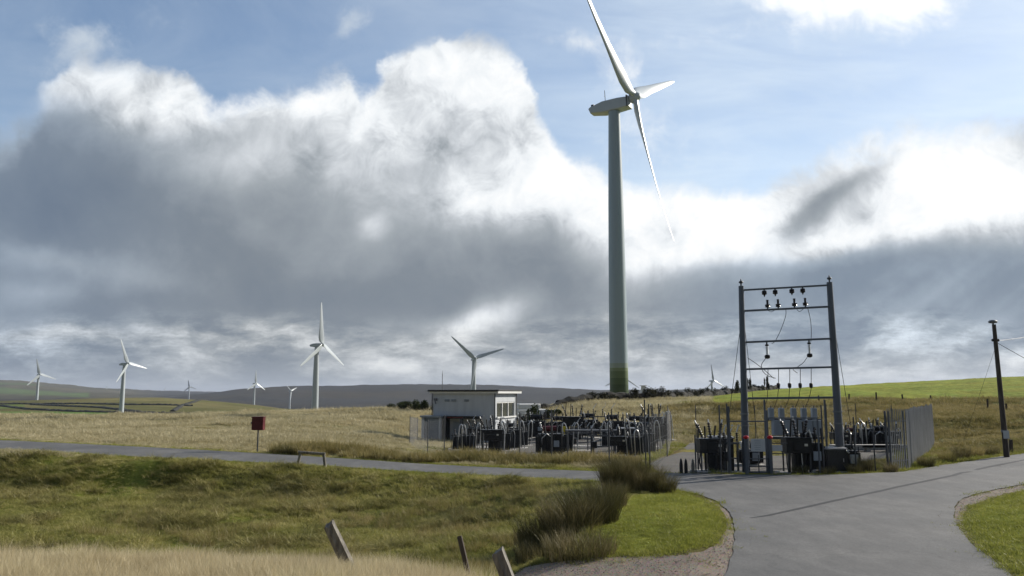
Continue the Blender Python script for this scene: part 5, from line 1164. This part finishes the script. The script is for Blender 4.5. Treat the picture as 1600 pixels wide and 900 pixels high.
def wood_post(label, bx, by, tx, ty, Y, w, name='fence_post', seed=0, group='leaning posts in the near grass', m_='wood'):
    b = at(bx, by, Y); t = at(tx, ty, Y); r = random.Random(seed); m = MB(); n = 9; ax = (t - b); L = ax.length; d = ax / L; base = b - d * .5
    u = Vector((0, 1, 0)).cross(d).normalized(); v = d.cross(u); prof = []
    V = []; K = 14
    for i in range(n + 1):
        s_ = i / n; jit = [(1 + .10 * math.sin(3 * q + s_ * 2 + seed) + r.uniform(-.05, .05)) for q in range(K)]
        for q in range(K):
            a = 2 * math.pi * q / K; rr = w * jit[q] * (1 - .06 * s_); sq = 1 / max(abs(math.cos(a)), abs(math.sin(a))) ** .55
            top = (math.sin(a * 1 + seed) * .35 + r.uniform(-.25, .25)) * w if i == n else 0
            V.append(d * (s_ * (L + .5) + top) + (u * math.cos(a) + v * math.sin(a)) * rr * sq)
    V.append(d * (L + .5 + w * .1)); c = len(V) - 1
    m.add(V, [(i * K + q, i * K + (q + 1) % K, (i + 1) * K + (q + 1) % K, (i + 1) * K + q) for i in range(n) for q in range(K)] + [(n * K + q, n * K + (q + 1) % K, c) for q in range(K)])
    o = m.build(name, M[m_], loc=base); tag(o, label, 'fence post', group); return o
wood_post('long weathered post leaning left out of the hay', 545, 884, 514, 818, 11.6, .085, seed=1)
wood_post('short stout post with a sunlit top at the gravel corner', 795, 908, 777, 861, 9.8, .085, seed=2)
wood_post('thin split post half hidden in the hay between the stouter two', 728, 882, 718, 838, 12.2, .04, seed=3, m_='darkwood')
p = at(371, 899, 9.4); m = MB(); m.tube([(-.12, 0, -.06), (.08, .02, .0)], .03, 8); m.build('broken_stick', M['darkred'], loc=p); tag(SC.objects['broken_stick'], 'reddish broken stick end poking up through the hay', 'stick')
for i, (x, y0, y1, Y) in enumerate(((1370, 634, 619, 88), (1327, 634, 620, 88), (1411, 632, 621, 88), (1455, 632, 621, 88.), (1543, 635, 618, 80), (1573, 640, 622, 74), (1280, 634, 623, 88), (1580, 715, 700, 39.))):
    q = at(x, y0, Y); z = gz(q.x, Y); h = max(.7, (y0 - y1) / F * Y * .9); m = MB(); m.tube([(0, 0, -.1), (.05 * math.sin(i * 2.), 0, h)], [.10, .085], 8); m.build
    tag(m.build('fence_post', M['darkwood'], loc=(q.x, Y, z)), ['dark post on the pasture edge, second right of the gantry', 'dark post on the pasture edge, first right of the gantry', 'dark post on the pasture edge above the right yard', 'dark post on the pasture edge above the palisade', 'leaning post on the pasture edge left of the utility pole', 'post on the pasture edge right of the utility pole', 'dark post on the pasture edge seen between the gantry legs', 'short stump at the foot of the utility pole'][i], 'fence post', 'posts along the pasture edge')

# ------------------------------------------------------------------ walls, shrubs, odds and ends on the skyline
def ridge(name, label, cat, pts, h, w, material, seed, kind=None, group=None, rough=.4):
    """irregular low wall or hedge following the ground along pts (x, y)"""
    P_ = []; 
    for i in range(len(pts) - 1):
        a, b = Vector(pts[i]), Vector(pts[i + 1]); n = max(2, int((b - a).length / max(.45, w * .5)))
        for k in range(n): P_.append(a.lerp(b, k / n))
    P_.append(Vector(pts[-1])); r = random.Random(seed); V = []; base = Vector((P_[0].x, P_[0].y, gz(P_[0].x, P_[0].y)))
    X_ = np.array([p.x for p in P_]); Y_ = np.array([p.y for p in P_]); Z_ = height(X_, Y_)[0]; K = 7
    for i, p in enumerate(P_):
        t = (P_[min(i + 1, len(P_) - 1)] - P_[max(i - 1, 0)]).normalized(); nn = Vector((-t.y, t.x)); hh = h * (1 + rough * (r.random() - .5) * 2)
        for k in range(K):
            a = math.pi * k / (K - 1); c = nn * math.cos(a) * w * .5 * (1 + rough * (r.random() - .5)); V.append((p.x + c.x - base.x, p.y + c.y - base.y, Z_[i] - base.z - .15 + (math.sin(a) ** .6) * (hh + .15)))
    m = MB(); m.add(V, [(i * K + k, i * K + k + 1, (i + 1) * K + k + 1, (i + 1) * K + k) for i in range(len(P_) - 1) for k in range(K - 1)])
    o = m.build(name, material, loc=base); return tag(o, label, cat, group, kind)
mw = mat('dark_field_stone', (.022, .021, .017), .95, 0, .6, 2.5, .08); ms_ = mat('dark_hedge', (.022, .03, .012), 1, 0, .5, 2.5, .1, spec=.05)
def mp(lst, **k): return [tuple(march(x, y, **k).xy) for x, y in lst]
def cr(lst): return [(at(x, 620, Y).x, Y) for x, Y in lst]
ridge('stone_wall', 'dark tumbled stone wall running along the crest up to the pasture', 'stone wall', cr([(872, 104), (905, 106), (940, 110), (975, 112), (1010, 112), (1045, 116), (1080, 128), (1120, 145), (1165, 165), (1215, 180)]), .95, 1.5, mw, 3, rough=.28)
ridge('stone_wall', 'near end of the tumbled wall dropping toward the shrubs', 'stone wall', cr([(820, 100), (850, 101), (874, 103)]), .6, 1.2, mw, 4)
fm = mat('far_wall_stone', (.035, .035, .028), 1, 0, .3, .1)
for i, (l, lb) in enumerate([([(-60, 634), (0, 634), (45, 640), (120, 643), (220, 645.5), (330, 648)], 'field wall skirting the brighter green strips'), ([(50, 631), (90, 634), (160, 637), (196, 641), (258, 650)], 'field wall crossing the hillside behind the second turbine'),
      ([(270, 643), (283, 634), (300, 629), (372, 629.5)], 'field wall climbing over the shoulder of the rounded hill'), ([(-60, 648), (0, 648), (60, 652), (118, 655.5)], 'lowest field wall below the green strips'), ([(-60, 630), (0, 630), (100, 630.5), (190, 632), (300, 634)], 'field wall high on the rounded hill')]):
    ridge('field_wall', lb, 'field wall', mp(l, Ymin=300), 1.6, 5., fm, 10 + i, group='dark field walls on the rounded hill', rough=.3)

def shrub(name, label, c, sx, sy, sz, n, leaf, material, seed, group=None, stem=True):
    r = np.random.default_rng(seed); k = max(4, int(sx * 3)); cl = [(r.uniform(-.75, .75) * sx, r.uniform(-.6, .6) * sy, r.uniform(.25, .8) * sz, r.uniform(.28, .5)) for _ in range(k)]
    V = []; Fc = []; S = []
    for i in range(n):
        q = cl[r.integers(k)]; d = r.normal(size=3); d /= np.linalg.norm(d) + 1e-6; rr = q[3] * (r.uniform(.4, 1.08)); p = np.array([q[0] + d[0] * rr * sx * .7, q[1] + d[1] * rr * sy, max(.02, q[2] + d[2] * rr * sz)])
        u = r.normal(size=3); u /= np.linalg.norm(u); w = np.cross(u, r.normal(size=3)); w /= np.linalg.norm(w) + 1e-6; s_ = leaf * r.uniform(.6, 1.3); b = len(V)
        V += [p - u * s_, p + w * s_ * .5, p + u * s_, p - w * s_ * .5]; Fc.append((b, b + 1, b + 2, b + 3)); S += [r.uniform()] * 4
    me = bpy.data.meshes.new(name); me.from_pydata([tuple(v) for v in V], [], Fc); me.update(); me.materials.append(material); a = me.attributes.new('shade', 'FLOAT', 'POINT'); a.data.foreach_set('value', np.array(S, np.float32))
    root = empty(name, c); tag(root, label, 'shrub', group); o = bpy.data.objects.new('foliage', me); COL.objects.link(o); o.parent = root
    m = MB()
    for j in range(4): m.tube([(0, 0, -.1), (r.uniform(-.4, .4) * sx, r.uniform(-.3, .3) * sy, sz * .6)], [.05, .02], 6)
    m.build('stem', M['darkwood'], root); return root
m_shr = blade_mat('gorse_leaves', [(0, (.018, .026, .008)), (.5, (.035, .05, .014)), (.85, (.06, .075, .02)), (1, (.1, .1, .03))], .25, .7)
m_hth = blade_mat('heather_leaves', [(0, (.02, .02, .012)), (.5, (.035, .036, .018)), (1, (.07, .062, .03))], .15, .6)
for i, (x, Y, sx, sz, lb) in enumerate([(824, 84, 1.3, 1.5, 'dark gorse shrub touching the building corner'), (838, 86, 1.5, 1.9, 'largest dark gorse shrub right of the building'), (852, 88, 1.4, 1.3, 'rounded gorse shrub at the start of the crest wall'), (870, 92, 1.8, .8, 'low gorse shrub trailing along the crest wall'),
      (625, 112, 2.2, 1.1, 'low dark shrub on the meadow crest, farthest from the building'), (645, 108, 2.2, 1.4, 'dark shrub on the meadow crest behind the building end'), (664, 104, 1.8, 1.6, 'dark shrub right up against the back of the building')]):
    q = at(x, 630, Y); shrub('gorse_shrub', lb, (q.x, Y, gz(q.x, Y)), sx, 1.1, sz, 2600, .10, m_shr, 60 + i, 'gorse shrubs on the skyline')
for i, (x, Y, sx, sz) in enumerate([(900, 107, 2.5, .9), (930, 108, 2.2, 1.1), (958, 110, 1.8, 1.), (1003, 110, 2.2, 1.4), (1030, 112, 2.0, 1.6), (1055, 118, 1.9, 1.4), (1085, 128, 2., 1.5), (1110, 140, 2.2, 1.5), (1140, 152, 2.2, 1.6), (1180, 170, 2.4, 1.4), (1150, 150, .7, 2.1), (1168, 160, .8, 2.6), (1198, 172, .6, 2.6)]):
    q = at(x, 620, Y); words_ = ['first', 'second', 'third', 'fourth', 'fifth', 'sixth', 'seventh', 'eighth', 'ninth', 'tenth'][i % 10]
    shrub('heather_bush', (words_ + ' heather bush along the crest wall, counted from the building') if i < 10 else ['spiky upright bush left of the gantry leg', 'upright bush just behind the left gantry leg', 'upright bush just right of the left gantry leg'][i - 10], (q.x, Y, gz(q.x, Y)), sx, .9, sz, 1500, .10, m_hth, 90 + i, 'heather bushes along the crest wall')
# small white tapered kiosk and dark tank beside the big tower
q = at(1005.5, 619, 118); z = gz(q.x, 118); k = 118 / F; root = empty('kiosk', (q.x, 118, z)); tag(root, 'small pale tapered kiosk on the crest right of the big tower', 'kiosk')
m = MB(); hk = at(1005, 603, 118).z - z; m.lathe([(0, 5.6 * k), (hk, 4.2 * k)], n=4); bo = m.build('body', M['white'], root); m = MB(); m.box((0, 0, hk + .04), (11 * k, .8, .08)); m.build('roof', M['white'], root)
q = at(1015.5, 619, 118); z = gz(q.x, 118); m = MB(); hk = at(1015, 608, 118).z - z; m.lathe([(0, .24), (hk, .24)], n=10); tag(m.build('fuel_drum', M['dark'], loc=(q.x, 118, z)), 'dark upright drum beside the pale kiosk', 'drum')
# pale roof of a parked van half hidden by the gorse
q = at(826, 633, 92); z = gz(q.x, 92) - .1; root = empty('parked_van', (q.x, 92, z), .5); tag(root, 'white van half hidden behind gorse right of the building', 'van')
m = MB(); m.box((0, 0, .95), (3.9, 1.7, .9)); m.box((-.3, 0, 1.7), (2.9, 1.6, .62)); m.build('body', M['white'], root, bevel=.12)
for sx in (-1.2, 1.2):
    for sy in (-.8, .8): m = MB(); m.lathe([(-.1, .32), (.1, .32)], (sx, sy, .32), (0, 1, 0), 16); m.build('wheel', M['rubber'], root)
m = MB(); m.box((1.16, 0, 1.68), (.05, 1.4, .45)); m.build('windscreen', M['glass'], root)

# ------------------------------------------------------------------ air
def haze(density):
    m = bpy.data.materials.new('thin_air'); m.use_nodes = True; nt = m.node_tree; nt.nodes.clear()
    v = nt.nodes.new('ShaderNodeVolumePrincipled'); v.inputs['Color'].default_value = (.78, .86, 1, 1); v.inputs['Density'].default_value = density; v.inputs['Anisotropy'].default_value = .2
    o = nt.nodes.new('ShaderNodeOutputMaterial'); nt.links.new(v.outputs[0], o.inputs['Volume'])
    b = MB(); b.box((0, 15400, 0), (90000, 31400, 0.1)); b = MB(); zl, zh = -420., 260.; b.box((0, 15400, (zl + zh) / 2), (90000, 31400, zh - zl))
    tag(b.build('haze', m), 'thin bluish air between the camera and far moor', 'haze', kind='stuff')
haze(6e-5)
#@@HAZE
